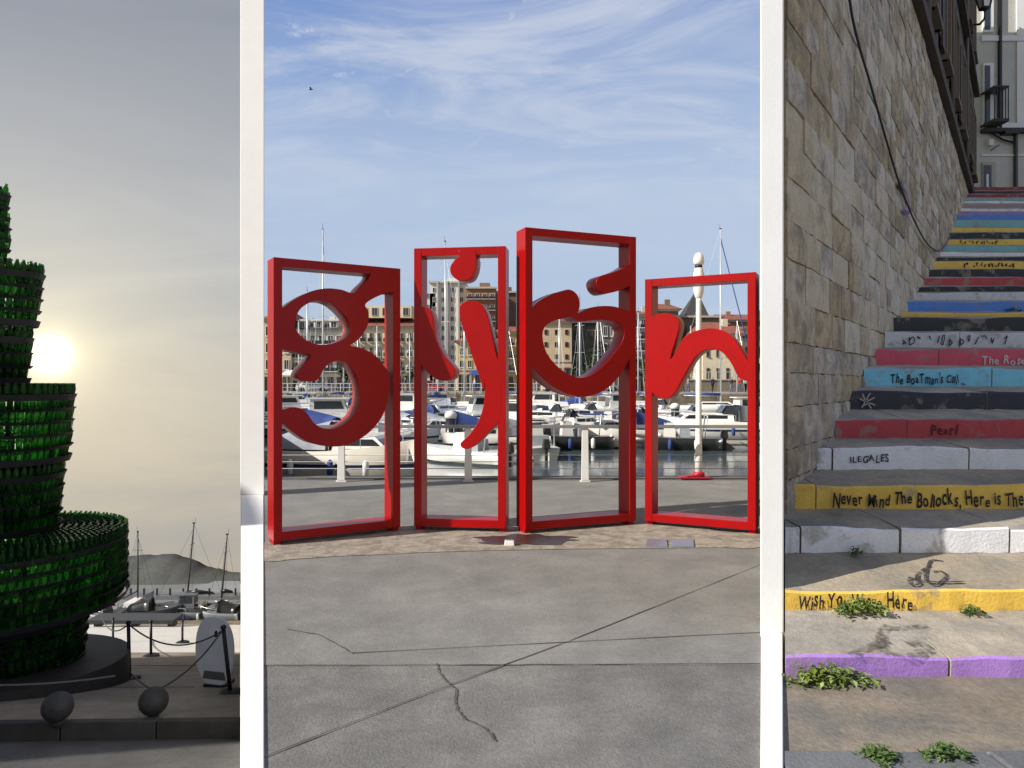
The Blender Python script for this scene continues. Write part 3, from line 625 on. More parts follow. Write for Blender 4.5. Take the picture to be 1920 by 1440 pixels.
# boats on the lower harbour, left; backlit silhouette put into their dark colours
dmast = mat('backlit_mast', (.06, .06, .062), .5)
CABM = mat('backlit_cabin', (.13, .135, .15), .5, .15, 3); grey_h = mat('backlit_grey', (.16, .165, .18), .5, .15, 3)
def dl(y): return (1.6 - ZL) * F / (y - 720)
motorboat('motorboat', 'small backlit grey motorboat beyond the chain posts beside the bottle tree', 200, 1166, 4.6, 170, grey_h, None, 'cuddy', False, None, zw=ZL, fb=.7)
motorboat('motorboat', 'boat under a long dark cover behind the chain posts', 290, 1163, 4.4, 6, hull_k, None, 'none', False, hull_k, zw=ZL, fb=.9, rail=False)
motorboat('motorboat', 'backlit grey cabin boat right of the dark covered boat', 352, 1158, 4.2, 185, grey_h, None, 'house', False, None, zw=ZL, fb=.6)
motorboat('motorboat', 'backlit grey boat at the right edge by the white pillar', 410, 1160, 3.6, 175, grey_h, None, 'cuddy', False, hull_k, zw=ZL, fb=.6)
sailboat('backlit dark sailboat with tall leaning mast beyond the bottle tree', 358, 1156, 6.0, 178, 982, hm=hull_k, am=dmast, canvas=hull_k, zw=ZL, rake=.6)
sailboat('backlit dark sailboat with leaning mast beside the white pillar', 418, 1154, 2.6, 178, 1003, hm=hull_k, am=dmast, canvas=hull_k, zw=ZL, rake=.5)
sailboat('backlit dark sailboat with slim upright mast just right of the bottle tree', 254, 1152, 6, 90, 1000, hm=hull_k, am=dmast, canvas=None, zw=ZL)
t = thing('breakwater', 'low dark breakwater with posts before the far headland', 'breakwater', (0, 0, 0))
MB().prism([(-52, 62), (-21.5, 62), (-21.5, 63.2), (-52, 63.2)], ZL - 1, ZL + .35).build('deck', grey_h, t)
for i in range(26): MB().box((-51 + i * 1.13, 62.2, ZL + .65), (.12, .12, .6)).build('post', hull_k, t)

# ================================================================ TOWN ACROSS THE HARBOUR
WINM = {}
def win_mesh(kind, fm):
    k = (kind, fm.name)
    if k in WINM: return WINM[k]
    mb = MB()
    mb.add([(-.42, -.02, .05), (.42, -.02, .05), (.42, -.02, .95), (-.42, -.02, .95)], [(0, 1, 2, 3)], 1)
    for c, d in (((-.46, -.05, .5), (.08, .1, 1)), ((.46, -.05, .5), (.08, .1, 1)), ((0, -.05, .975), (.84, .1, .05)), ((0, -.05, .025), (.84, .1, .05)), ((0, -.04, .5), (.05, .06, .9))): mb.box(c, d, 0)
    if kind == 'balcony': mb.box((0, -.35, -.06), (1.5, .7, .08), 0).box((0, -.68, .18), (1.5, .03, .42), 2)
    if kind == 'sill': mb.box((0, -.1, -.03), (1.15, .22, .06), 0)
    WINM[k] = mb.mesh('window', [fm, glass_b, black_m]); return WINM[k]
frame_w = mat('window_frame_white', (.62, .60, .56), .6); frame_b = mat('window_frame_brown', (.10, .07, .05), .7); frame_s = mat('window_frame_stone', (.42, .38, .31), .8)
tile = mat('roof_tile', (.30, .085, .045), .9, .25, 2, .3, 12, col2=(.17, .07, .05), c2=(.4, .65))
slate = mat('roof_slate', (.05, .045, .045), .8, .25, 2)
def house(label, x0, x1, ytop, d, wallc, rows, cols, roof=None, rh=1.5, wk='plain', fm=frame_w, ybase=735, depth=9, wsz=(.55, .6), z0f=.1, extra=None, shop=None, dark=False):
    a, b = (x0 - 960) / F * d, (x1 - 960) / F * d; z0 = .66; z1 = 1.6 + (720 - ytop) / F * d; w = b - a; H = z1 - z0
    t = thing('town_building', label, 'building', ((a + b) / 2, d, z0))
    MB().box((0, depth / 2, H / 2), (w, depth, H)).build('wall', wallc, t)
    MB().box((0, -.12, H - .14), (w + .3, .5, .28)).build('cornice', frame_s if not dark else slate, t)
    g = H * (shop or 0); rhh = (H - g - .5) / rows
    for r in range(rows):
        for c in range(cols):
            ww = w / cols * wsz[0]; hh = rhh * wsz[1]
            ob('window', win_mesh(wk, fm), t, (-w / 2 + w / cols * (c + .5), -.001, g + rhh * r + rhh * .2), None, (ww, .9, hh))
    if shop:
        MB().box((0, -.06, g + .05), (w * .98, .16, .18)).build('string_course', frame_s, t)
        n = max(2, cols)
        for c in range(n):
            ob('shopfront', win_mesh('plain', frame_b), t, (-w / 2 + w / n * (c + .5), -.002, .02), None, (w / n * .72, 1.2, g * .8))
    if roof:
        rf = MB(); q = .55; rf.add([(-w / 2 - q, -q, H), (w / 2 + q, -q, H), (w / 2 + q, depth + q, H), (-w / 2 - q, depth + q, H), (-w / 2 + .6, depth * .45, H + rh), (w / 2 - .6, depth * .45, H + rh)], [(0, 1, 5, 4), (1, 2, 5), (2, 3, 4, 5), (3, 0, 4), (3, 2, 1, 0)])
        r = rf.build('roof', roof, t)
        MB().box((w * .2, depth * .3, H + rh * .8), (.7, .6, 1.4)).build('chimney', wallc, r)
        if w > 6: MB().box((-w * .25, depth * .35, H + rh * .8), (.6, .6, 1.2)).build('chimney', wallc, r)
    else:
        MB().box((w * .1, depth * .4, H + .5), (w * .35, 2, 1.0)).build('roof_hut', wallc, t)
    return t, w, H
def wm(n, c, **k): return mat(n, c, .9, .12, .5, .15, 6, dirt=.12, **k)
cream, tan, wht, ochre, brick, dk, stn = (wm('cream_wall', (.62, .54, .38)), wm('tan_wall', (.50, .39, .25)), wm('white_wall', (.64, .63, .58)), wm('ochre_wall', (.50, .36, .15)), wm('brick_wall', (.26, .145, .075)), wm('shaded_wall', (.12, .11, .10)), wm('church_stone', (.17, .14, .10)))  # shaded_wall: narrow-street shade put into the dark wall colour
greyw = wm('grey_wall', (.42, .41, .38))
house('brown tiled house at the far left, behind the left post of the g', 494, 546, 598, 96, tan, 3, 3, tile, 1.2, 'sill', shop=.25)
t, w, H = house('white galleried building seen through the upper ring of the g', 546, 644, 618, 97, wht, 3, 6, slate, 1.6, 'balcony', shop=.28, wsz=(.7, .65))
for k in (-.3, 0, .3):
    dm = MB().box((0, .6, .55), (1.2, 1.4, 1.1)).box((0, .5, 1.2), (1.5, 1.8, .2)).build('dormer', wht, t, loc=(k * w, .5, H + .1)); ob('window', win_mesh('plain', frame_w), dm, (0, -.11, .2), None, (.8, .5, .8))
t, w, H = house('tan four storey building with red roof right of the g bowl', 645, 776, 612, 96, cream, 3, 9, tile, 1.3, 'balcony', frame_s, shop=.27, wsz=(.45, .62))
MB().box((0, 3, H + 2.1), (w * .9, 4, 1.7)).build('attic', cream, t)
for k in range(6): ob('window', win_mesh('plain', frame_s), t, (-w * .38 + k * w * .15, .97, H + 1.5), None, (.8, .5, 1.1))
t, w, H = house('white tower block with vertical balconies behind the i stroke', 806, 874, 528, 112, wht, 11, 4, None, 1, 'plain', frame_w, wsz=(.4, .5), depth=10)
MB().box((-w / 2 - .01, 1.6, H / 2 - .9), (1.8, 3.2, H - 1.9)).build('side_wing', wht, t)
for k in range(8): ob('window', win_mesh('plain', frame_w), t, (-w / 2 - .4, -.02, 2 + k * 1.75), None, (.55, .6, .8))
for k in (-.28, -.02, .3): MB().box((k * w, -.2, H / 2), (.25, .5, H)).build('rib', greyw, t)
t, w, H = house('tall brown brick block with bright top windows behind the j', 874, 930, 538, 110, brick, 9, 4, None, 1, 'balcony', frame_w, wsz=(.6, .5))
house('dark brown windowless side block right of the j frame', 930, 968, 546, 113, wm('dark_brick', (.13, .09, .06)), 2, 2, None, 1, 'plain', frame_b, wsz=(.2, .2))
house('narrow ochre house with arched shops left of the j stroke', 858, 934, 640, 95, ochre, 2, 5, tile, .8, 'sill', frame_w, shop=.42)
house('ochre house with red roof between the j and the o', 934, 1014, 622, 96, ochre, 3, 5, tile, 1.0, 'balcony', frame_w, shop=.3)
house('tan plastered house with white ground floor inside the letter o', 1014, 1072, 602, 95, tan, 3, 3, tile, .9, 'plain', frame_b, shop=.42, wsz=(.3, .4))
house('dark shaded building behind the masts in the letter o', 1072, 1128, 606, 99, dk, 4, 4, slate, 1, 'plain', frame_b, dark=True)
house('dark shaded house with tiled roof behind the right side of the o', 1128, 1184, 598, 97, dk, 4, 4, tile, 1.1, 'sill', frame_w, dark=True)
house('grey house with dark windows between the o and the n', 1184, 1228, 590, 96, greyw, 5, 3, tile, .9, 'balcony', frame_w, shop=.2, wsz=(.6, .7))
house('brown house with red roof behind the first stroke of the n', 1228, 1272, 580, 100, stn, 4, 3, tile, 1.2, 'plain', frame_w)
t, w, H = house('stone church tower with a dark pyramid spire behind the lamp post', 1272, 1346, 592, 103, stn, 3, 3, None, 1, 'plain', frame_b, wsz=(.25, .5))
zt = 1.6 + (720 - 545) / F * 103 - .66
MB().add([(-.5 - w * .22, 1, H), (-.5 + w * .42, 1, H), (-.5 + w * .42, 6, H), (-.5 - w * .22, 6, H), (.2, 3, zt), (.8, 3, zt)], [(0, 1, 5, 4), (1, 2, 5), (2, 3, 4, 5), (3, 0, 4)]).build('spire', slate, t)
t, w, H = house('cream house with brown roof under the arch of the n', 1318, 1392, 626, 93, cream, 2, 4, tile, 1.8, 'sill', frame_b, shop=.12, wsz=(.3, .5))
house('pale house at the right edge with dark roof', 1392, 1470, 634, 94, cream, 2, 4, slate, 1.6, 'sill', frame_b, shop=.3, wsz=(.4, .5))
house('long brick house with reddish roof above the cream houses', 1346, 1470, 600, 106, brick, 3, 7, tile, 1.2, 'plain', frame_w)
# promenade wall and terraces on the far quay, right
terr = thing('terrace_wall', 'pale stone terrace wall with railing on the far quay right', 'wall', (0, 88, .66))
MB().box((26.5, 0, .7), (20, .5, 1.4)).build('wall', stn, terr); MB().box((26.5, -.05, 1.46), (20.2, .7, .12)).build('coping', frame_s, terr)
for i in range(20): MB().box((17 + i, 0, 1.95), (.06, .06, .9)).build('baluster', alu, terr)
MB().box((26.5, 0, 2.42), (20, .08, .06)).build('handrail', alu, terr)
frl = thing('far_railing', 'pale railing along the opposite quay edge', 'railing', (0, YF - .1, .66))
for i in range(34): MB().box((-26.5 + i * 1.0, 0, .5), (.07, .07, 1)).build('post', alu, frl)
MB().box((-10, 0, 1.0), (33.5, .08, .07)).box((-10, 0, .55), (33.5, .05, .05)).build('handrail', alu, frl)
# people strolling there
def person_mesh():
    me = bpy.data.meshes.new('person'); J = {'p': (0, 0, .95), 'c': (0, 0, 1.3), 'n': (0, 0, 1.48), 'h': (0, -.02, 1.6), 't': (0, -.01, 1.72), 'ls': (-.2, 0, 1.4), 'le': (-.25, .02, 1.13), 'lw': (-.24, -.06, .9), 'rs': (.2, 0, 1.4), 're': (.25, .02, 1.13), 'rw': (.24, -.06, .9),
         'lh': (-.1, 0, .9), 'lk': (-.1, -.1, .5), 'la': (-.1, -.04, .09), 'lf': (-.1, -.18, .04), 'rh': (.1, 0, .9), 'rk': (.1, .03, .5), 'ra': (.1, .18, .1), 'rf': (.1, .06, .04)}
    E = 'p-c c-n n-h h-t c-ls ls-le le-lw c-rs rs-re re-rw p-lh lh-lk lk-la la-lf p-rh rh-rk rk-ra ra-rf'.split()
    ks = list(J); me.from_pydata([J[k] for k in ks], [tuple(ks.index(a) for a in e.split('-')) for e in E], [])
    o = bpy.data.objects.new('t', me); COL.objects.link(o); o.modifiers.new('s', 'SKIN'); o.modifiers.new('u', 'SUBSURF').levels = 1
    rad = dict(p=.15, c=.17, n=.06, h=.1, t=.085, ls=.075, le=.05, lw=.035, rs=.075, re=.05, rw=.035, lh=.1, lk=.07, la=.045, lf=.04, rh=.1, rk=.07, ra=.045, rf=.04)
    for k, sv in zip(ks, me.skin_vertices[0].data): sv.radius = (rad[k], rad[k]); sv.use_root = k == 'p'
    dg = bpy.context.evaluated_depsgraph_get(); m2 = bpy.data.meshes.new_from_object(o.evaluated_get(dg)); bpy.data.objects.remove(o); return m2
PM = person_mesh()
cl = {k: mat('cloth_' + k, c, .9, .2, 8) for k, c in dict(black=(.02, .02, .025), navy=(.03, .04, .1), red=(.35, .03, .03), white=(.6, .6, .58), grey=(.2, .2, .2), denim=(.07, .1, .18), tan=(.35, .26, .16)).items()}
skin = mat('skin', (.5, .3, .2), .6); hair = mat('hair', (.03, .02, .015), .7)
def person(label, x, d, yaw, top, bot, z=.66):
    me = PM.copy(); me.materials.clear()
    for m in (cl[bot], cl[top], skin, hair, rubber): me.materials.append(m)
    for p in me.polygons:
        c = p.center; p.material_index = 4 if c.z < .09 else 0 if c.z < .95 else (2 if (c.z < .98 and abs(c.x) > .19) else 1) if c.z < 1.47 else (3 if c.z > 1.66 or (c.y > .03 and c.z > 1.52) else 2); p.use_smooth = True
    return ob('person', me, None, ((x - 960) / F * d, d, z), (0, 0, R(yaw)), None, label, 'person', 'people on the far quay')
for i, (x, y_, a, tp, bt, lb) in enumerate(((1336, 79, 30, 'navy', 'black', 'person in navy walking beside the sailboat mast under the n'), (1372, 80, 80, 'black', 'denim', 'person in black left of the pair near the n right post'), (1386, 79.5, -70, 'red', 'denim', 'person in red top near the n right post'), (1398, 80, 20, 'white', 'black', 'person in white top near the n right post'), (1290, 80, 100, 'grey', 'denim', 'person in grey left of the lamp post'), (1280, 80.5, -60, 'tan', 'black', 'person in tan top left of the lamp post'), (1150, 84, 60, 'black', 'black', 'person all in black on the quay behind the o'), (760, 84, 90, 'navy', 'tan', 'person in navy top between the g and the i'), (890, 84, -90, 'white', 'denim', 'person in white beside the ochre arcade'), (668, 84, 45, 'red', 'black', 'person in red in the lower opening of the g'))): person(lb, x, y_, a, tp, bt)
# parked cars
def car(label, x, d, body, yaw=0):
    t = thing('parked_car', label, 'car', ((x - 960) / F * d, d, .66), R(yaw), 'cars on the far quay')
    bevel(MB().box((0, 0, .5), (4.1, 1.7, .5), taper=.93, tx=.97).build('body', body, t), .08)
    bevel(cabin_mb(-1.6, 1.0, 1.6, .75, .62, .6, .45, .8).build('cabin', body, t), .05)
    win_mb(-1.6, 1.0, 1.6, .75, .62, .6, .45, .8, .15, .85).build('window', glass_d, t)
    for a in (-1.25, 1.3):
        for s in (-.8, .8): MB().lathe([(.3, -.09), (.32, -.05), (.32, .05), (.3, .09)], 14, T=Matrix.Translation((a, s, .31)) @ Matrix.Rotation(R(90), 4, 'X')).build('wheel', rubber, t)
for x, c, lb in ((588, 'white', 'white car parked at the far left of the opposite quay'), (662, 'black', 'black car parked beyond the boats right of the g hook'), (700, 'grey', 'grey car parked beyond the lower bowl of the g'), (806, 'red', 'red car parked behind the foot of the i stroke'), (925, 'navy', 'navy car parked behind the j'), (1045, 'white', 'white car parked inside the lower edge of the o'), (1130, 'grey', 'grey car parked right inside the o')):
    car(lb, x, 90, mat('car_paint_' + c, tuple(cl[c].node_tree.nodes['Principled BSDF'].inputs['Base Color'].default_value[:3]) if False else dict(white=(.7, .7, .68), black=(.015, .015, .018), grey=(.2, .21, .22), red=(.3, .02, .02), navy=(.02, .035, .09))[c], .25, coat=.5))
# trees on the far quay
leafm = mat('tree_leaf', (.05, .085, .03), .7, .4, 6, rnd=.35); barkm = mat('bark', (.08, .06, .045), .9, .3, 12)
def tree(label, x, d, h, r, n=900, z=.66, m=leafm):
    t = thing('quay_tree', label, 'tree', ((x - 960) / F * d, d, z), 0, 'trees on the far quay')
    tr = MB().tube([(0, 0, 0), (.05, .02, h * .25), (-.03, 0, h * .5), (0, .03, h * .75)], [.16, .13, .1, .04], 8)
    for k in range(6): a = k * 1.05; tr.tube([(0, 0, h * (.35 + .05 * k)), (math.cos(a) * r * .6, math.sin(a) * r * .6, h * (.5 + .06 * k))], [.06, .02], 5)
    tr.build('trunk', barkm, t); mb = MB(); cls = [(Vector((random.gauss(0, .45) * r, random.gauss(0, .45) * r, h * random.uniform(.45, .95))), random.uniform(.25, .45) * r) for _ in range(14)]
    for _ in range(n):
        c, q = random.choice(cls); p = c + Vector((random.gauss(0, .5), random.gauss(0, .5), random.gauss(0, .4))) * q; s = random.uniform(.10, .2)
        T = Matrix.Translation(p) @ Matrix.Rotation(random.uniform(0, 6.3), 4, 'Z') @ Matrix.Rotation(random.uniform(-1.2, 1.2), 4, 'X'); mb.add([(-s, -s * .6, 0), (s, -s * .6, 0), (s, s * .6, 0), (-s, s * .6, 0)], [(0, 1, 2, 3)], T=T)
    mb.build('crown', m, t)
for x, h, r, lb in ((700, 4.2, 1.6, 'green tree in the lower bowl of the g'), (648, 3.8, 1.4, 'smaller green tree left in the lower bowl of the g'), (1140, 6.2, 2.2, 'tall dark tree in the right of the letter o'), (1112, 5, 1.8, 'dark tree between the two masts in the letter o'), (784, 3.6, 1.3, 'tree seen between the g and the i frames'), (1206, 4.2, 1.5, 'tree seen between the o and the n frames')): tree(lb, x, 91, h, r)
# awnings
for x, d, c, lb in ((556, 88, white_p, 'white awning at the left inside the g frame'), (1020, 88, mat('beige_awning', (.5, .42, .3), .8), 'beige awning at the left inside the o'), (905, 88, canvas_b, 'blue awning under the ochre arcade')):
    t = thing('awning', lb, 'awning', ((x - 960) / F * d, d, .66), 0, 'cafe awnings')
    MB().prism([(-1.6, -1.2), (1.6, -1.2), (1.6, 1.2), (-1.6, 1.2)], [2.0, 2.0, 2.6, 2.6], [2.06, 2.06, 2.66, 2.66]).build('canvas', c, t)
    for a in (-1.5, 1.5):
        for b in (-1.1, 1.1): MB().tube([(a, b, 0), (a, b, 2.05 if b < 0 else 2.55)], .04, 5).build('pole', alu, t)
# one gull
b = px(583, 168, 60); t = thing('bird', 'small dark bird high in the blue sky at left', 'bird', b)
MB().tube([(-.18, 0, 0), (0, 0, .02), (.2, 0, 0)], [.02, .06, .02], 6).build('body', hull_k, t)
for s in (-1, 1): MB().add([(-.05, 0, .03), (.08, 0, .03), (.04, s * .18, .14), (-.06, s * .34, .06)], [(0, 1, 2, 3)]).build('wing', hull_k, t)

# ================================================================ BOTTLE TREE AND LOWER QUAY
TC = Vector((-963 / F * 11, 11.0, 0)); GZ = -.274 * 11
bt = thing('bottle_tree', 'tiered tree of green glass bottles on a round plinth', 'sculpture', (TC.x, TC.y, GZ))
rack = mat('dark_rack_steel', (.010, .013, .016), .55, .2, 10)
def glass():
    m = bpy.data.materials.new('green_bottle_glass'); m.use_nodes = True; t = m.node_tree; b = t.nodes['Principled BSDF']
    b.inputs['Roughness'].default_value = .06; b.inputs['Transmission Weight'].default_value = .92; b.inputs['IOR'].default_value = 1.25
    oi = t.nodes.new('ShaderNodeObjectInfo'); g = t.nodes.new('ShaderNodeNewGeometry'); ad = t.nodes.new('ShaderNodeMath'); ad.operation = 'ADD'; t.links.new(oi.outputs['Random'], ad.inputs[0]); t.links.new(g.outputs['Random Per Island'], ad.inputs[1])
    fr = t.nodes.new('ShaderNodeMath'); fr.operation = 'FRACT'; t.links.new(ad.outputs[0], fr.inputs[0])
    rp = t.nodes.new('ShaderNodeValToRGB'); t.links.new(fr.outputs[0], rp.inputs[0]); e = rp.color_ramp.elements; e[0].color = (.015, .16, .025, 1); e[1].color = (.15, .56, .11, 1)
    t.links.new(rp.outputs[0], b.inputs['Base Color'])
    return m
bglass = glass()
bp = [(.028, 0), (.041, .012), (.041, .165), (.034, .195), (.022, .222), (.018, .25), (.02, .256)]
bot = MB().lathe(bp, 8); bmesh_ = bot.mesh('bottle', bglass)
dirc = (Vector((0, 0, 0)) - Vector((TC.x, TC.y, 0))).normalized()
# z0, z1, radius at bottom / top, rows
TI = [(-2.66, -1.78, 1.18, 1.24, 5), (-1.72, -.66, 1.78, 1.78, 6), (-.58, .40, .84, .90, 5), (.46, 1.60, .98, 1.04, 6), (1.66, 2.48, .44, .48, 4), (2.54, 3.44, .56, .62, 5), (3.48, 4.62, .19, .17, 7)]
cand = []
def put(ra, r, z, tilt, ti, face):
    ax = (ra * math.sin(tilt) + Vector((0, 0, 1)) * math.cos(tilt)).normalized(); p = Vector((TC.x, TC.y, 0)) + ra * r + Vector((0, 0, z))
    T = Matrix.Translation(p) @ Vector((0, 0, 1)).rotation_difference(ax).to_matrix().to_4x4(); sx = p.x / p.y * F + 960
    cand.append((face > .15 and sx > -5 and ti < 2, (p - EYE).length, T, p))
for ti, (z0, z1, r0, r1, rows) in enumerate(TI):
    for q in range(rows):
        f = q / max(1, rows - 1); z = z0 + (z1 - z0) * q / rows; r = r0 + (r1 - r0) * f + (-.03 if q == 0 and rows > 3 else 0); top = q == rows - 1
        for inner in ([.1 * w for w in range(12)] if top and ti in (1, 3, 5) else (0, .1, .2) if top and r0 > .3 else (0,)):
            rr = r - .09 - inner
            if rr < .03: continue
            n = max(3, int(2 * math.pi * rr / .094))
            for k in range(n):
                a = 2 * math.pi * (k + .5 * (q % 2)) / n; ra = Vector((math.cos(a), math.sin(a), 0))
                put(ra, rr, z + (0 if not top else -.05), R(9) + random.uniform(-.06, .06), ti if not inner else 9, ra.dot(dirc))
cand.sort(key=lambda c: (not c[0], c[1]))
base_inv = Matrix.Translation((-TC.x, -TC.y, -GZ))
rest = MB()
for i, (vis, dd, T, p) in enumerate(cand):
    T = base_inv @ T
    if i < 300:
        o = ob('bottle', bmesh_, bt); o.matrix_local = T
    else: rest.add(bot.v, bot.f, 0, True, T)
rest.build('bottle_mass', bglass, bt, kind='stuff')
def ring(mb, r, z, w=.035, h=.03, seg=64, cx=0, cy=0):
    vs = []; fs = []
    for k in range(seg):
        a = 2 * math.pi * k / seg; c, s = math.cos(a), math.sin(a)
        for rr, zz in ((r, z), (r + w, z), (r + w, z + h), (r, z + h)): vs.append((rr * c, rr * s, zz))
    for k in range(seg):
        for j in range(4): fs.append((k * 4 + j, ((k + 1) % seg) * 4 + j, ((k + 1) % seg) * 4 + (j + 1) % 4, k * 4 + (j + 1) % 4))
    return mb.add(vs, fs)
def band(mb, ra, rb, z, h, seg=72):
    vs = []; fs = []
    for k in range(seg):
        a = 2 * math.pi * k / seg; c, s = math.cos(a), math.sin(a); sc = 1 + .006 * (k % 2)
        for rr, zz in ((ra, z), (rb * sc, z + h), (rb * sc - .014, z + h), (ra - .014, z)): vs.append((rr * c, rr * s, zz))
    for k in range(seg):
        for j in range(4): fs.append((k * 4 + j, ((k + 1) % seg) * 4 + j, ((k + 1) % seg) * 4 + (j + 1) % 4, k * 4 + (j + 1) % 4))
    return mb.add(vs, fs)
for ti, (z0, z1, r0, r1, rows) in enumerate(TI):
    for q in range(rows):
        r = r0 + (r1 - r0) * q / max(1, rows - 1); z = z0 + (z1 - z0) * q / rows - GZ
        mb = MB(); ring(mb, max(.02, r - .17), z - .022, .07, .018); mb.build('rack_ring', rack, bt)
        band(MB(), max(.05, r - .045), r - .012 + random.uniform(-.01, .01), z - (.06 if q in (0, rows - 1) else .03), .095 if q in (0, rows - 1) else .045).build('rack_band', rack, bt)
    np_ = max(5, int(r0 * 9))
    for k in range(np_):
        a = 2 * math.pi * k / np_; MB().box((math.cos(a) * (r0 - .18 if r0 > .3 else .03), math.sin(a) * (r0 - .18 if r0 > .3 else .03), (z0 + z1) / 2 - GZ), (.035, .035, z1 - z0)).build('rack_post', rack, bt)
    if ti in (0, 2, 4): MB().lathe([(r0 * .72, z0 - GZ), (r0 * .72, z1 - GZ - .1)], 28).build('light_block_core', rack, bt)  # dark core added inside the neck tiers so their bottles read dark
    if ti in (1, 3, 5):
        seg = 48; MB().lathe([(r0 - .16, z0 - GZ - .03), (r0 - .16, z0 - GZ - .005)], seg).build('rack_floor', rack, bt)
MB().lathe([(.04, .3), (.04, 4.5 - GZ)], 10).build('mast', rack, bt)
pm = mat('plinth_dark', (.035, .034, .034), .7, .25, 4, .3, 30)
pz = MB(); seg = 64; vs = []
for r, up in ((1.78, 0), (1.78, 1), (1.72, 1), (0, 1)):
    for k in range(seg):
        a = 2 * math.pi * k / seg; x, y = r * math.cos(a), r * math.sin(a); vs.append((x, y, -.274 * y - .05 if not up else -.274 * y * .35 + .36))
pz.add(vs, [(j * seg + k, j * seg + (k + 1) % seg, (j + 1) * seg + (k + 1) % seg, (j + 1) * seg + k) for j in range(3) for k in range(seg)]).build('plinth', pm, bt)
mt = MB()
for k in range(8):
    a = k * math.pi / 4; mt.tube([(math.cos(a) * 1.1, math.sin(a) * 1.1, .1), (math.cos(a) * 1.1, math.sin(a) * 1.1, -2.66 - GZ)], .05, 6)
mt.build('support', rack, bt)
# ball bollards
ballm = mat('cast_ball', (.035, .035, .037), .65, .3, 14, .3, 40)
def gl_left(x, y): d = 2160 / (y - 1090); return Vector(((x - 960) / F * d, d, -.274 * d))
balls = []
for x, y, lb in ((108, 1356, 'dark ball bollard before the bottle tree plinth, left one'), (288, 1344, 'dark ball bollard at the right by the chain')):
    p = gl_left(x, y); balls.append(p); t = thing('ball_bollard', lb, 'bollard', p, 0, 'ball bollards')
    MB().lathe([(.01, .012)] + [(.165 * math.sin(math.pi * k / 14), .185 - .165 * math.cos(math.pi * k / 14)) for k in range(1, 14)] + [(.005, .35)], 28).build('ball', ballm, t)
    MB().lathe([(.06, -.03), (.06, .03), (.05, .05)], 20).build('foot', ballm, t)
# stanchions
sts = []
for x, y, h, lean, lb in ((243, 1273, .90, -.02, 'black chain stanchion nearest the bottle tree'), (283, 1231, .72, 0, 'small far chain post on the glare-pale quay'), (432, 1300, .92, -.10, 'black chain stanchion before the oval board'), (212, 1205, .6, 0, 'farthest chain post beside the tree base'), (342, 1206, .55, 0, 'farthest chain post right, near the quay edge')):
    p = gl_left(x, y); t = thing('chain_stanchion', lb, 'post', p, 0, 'chain stanchions'); sts.append((p, h, lean))
    MB().tube([(0, 0, .02), (lean, 0, h)], .028, 10).build('pole', black_m, t); MB().lathe([(.17, -.02), (.17, .02), (.12, .045), (.04, .06)], 24).build('foot_plate', black_m, t)
    MB().lathe([(.03, 0), (.045, .02), (.03, .05), (.005, .06)], 12).build('finial', black_m, t, loc=(lean, 0, h))
ropem = mat('grey_rope', (.17, .16, .15), .9, .2, 40); chainm = mat('dark_chain', (.05, .048, .045), .6)
def rope(label, a, b, sag, m=chainm, r=.012):
    pts = [a.lerp(b, k / 14) - Vector((0, 0, sag * 4 * (k / 14) * (1 - k / 14))) for k in range(15)]
    MB().tube(pts, r, 6).build('barrier_chain', m, None, label=label, cat='chain', group='barrier chains')
up = Vector((0, 0, 1)); s0, s1, s2, s3, s4 = [p + Vector((l, 0, h)) for p, h, l in sts]
rope('chain from the ball bollard up to the stanchion by the oval board', balls[1] + up * .3, s2, .12)
rope('chain hanging between the two nearest stanchions', s0, s2 + Vector((0, .02, -.02)), .28)
rope('chain from the stanchion down behind the bottle tree', s0 + Vector((-.02, 0, -.02)), s3 + up * .05 + Vector((-.3, 0, 0)), .2)
rope('grey rope sagging across the plinth before the bottle tree', Vector((TC.x - 1.6, 9.0, -1.75)), gl_left(216, 1312) + Vector((0, 0, .32)), .25, ropem, .014)
rope('chain from the right ball to the first stanchion foot', balls[1] + up * .32, sts[0][0] + up * .12, .03)
# oval board
c = gl_left(403, 1288); t = thing('oval_board', 'upright oval white board with round emblem by the chain', 'sign', c + Vector((0, 0, .02)), R(-14))
ov = []
for k in range(40):
    a = 2 * math.pi * k / 40; x = .325 * math.copysign(abs(math.cos(a)) ** .75, math.cos(a)); z = .52 + .52 * math.copysign(abs(math.sin(a)) ** .85, math.sin(a)); ov.append((x * (1 - .12 * (z < .4) * (1 - z / .4)), z))
bd = curve_solid('board', [ov], .03, mat('board_white', (.72, .74, .78), .5, .06, 4), t); bd.rotation_euler = (R(90), 0, 0)
em = curve_solid('emblem', [[(.085 * math.cos(k * .3142), .80 + .085 * math.sin(k * .3142)) for k in range(20)]], .006, mat('emblem_white', (.85, .85, .85), .4), t, .001); em.rotation_euler = (R(90), 0, 0); em.location = (.0, -.022, 0)
e2 = curve_solid('emblem_mark', [[(.012, .74), (.07, .76), (.055, .85), (.015, .83)]], .004, hull_k, t, .001); e2.rotation_euler = (R(90), 0, 0); e2.location = (0, -.029, 0)
bs = curve_solid('dark_base_band', [[(-.2, .10), (.2, .10), (.17, .22), (-.17, .22)]], .004, mat('band_grey', (.12, .12, .12), .6), t, .001); bs.rotation_euler = (R(90), 0, 0); bs.location = (0, -.02, 0)
MB().box((0, .1, -.0), (.34, .3, .05)).build('foot', black_m, t)
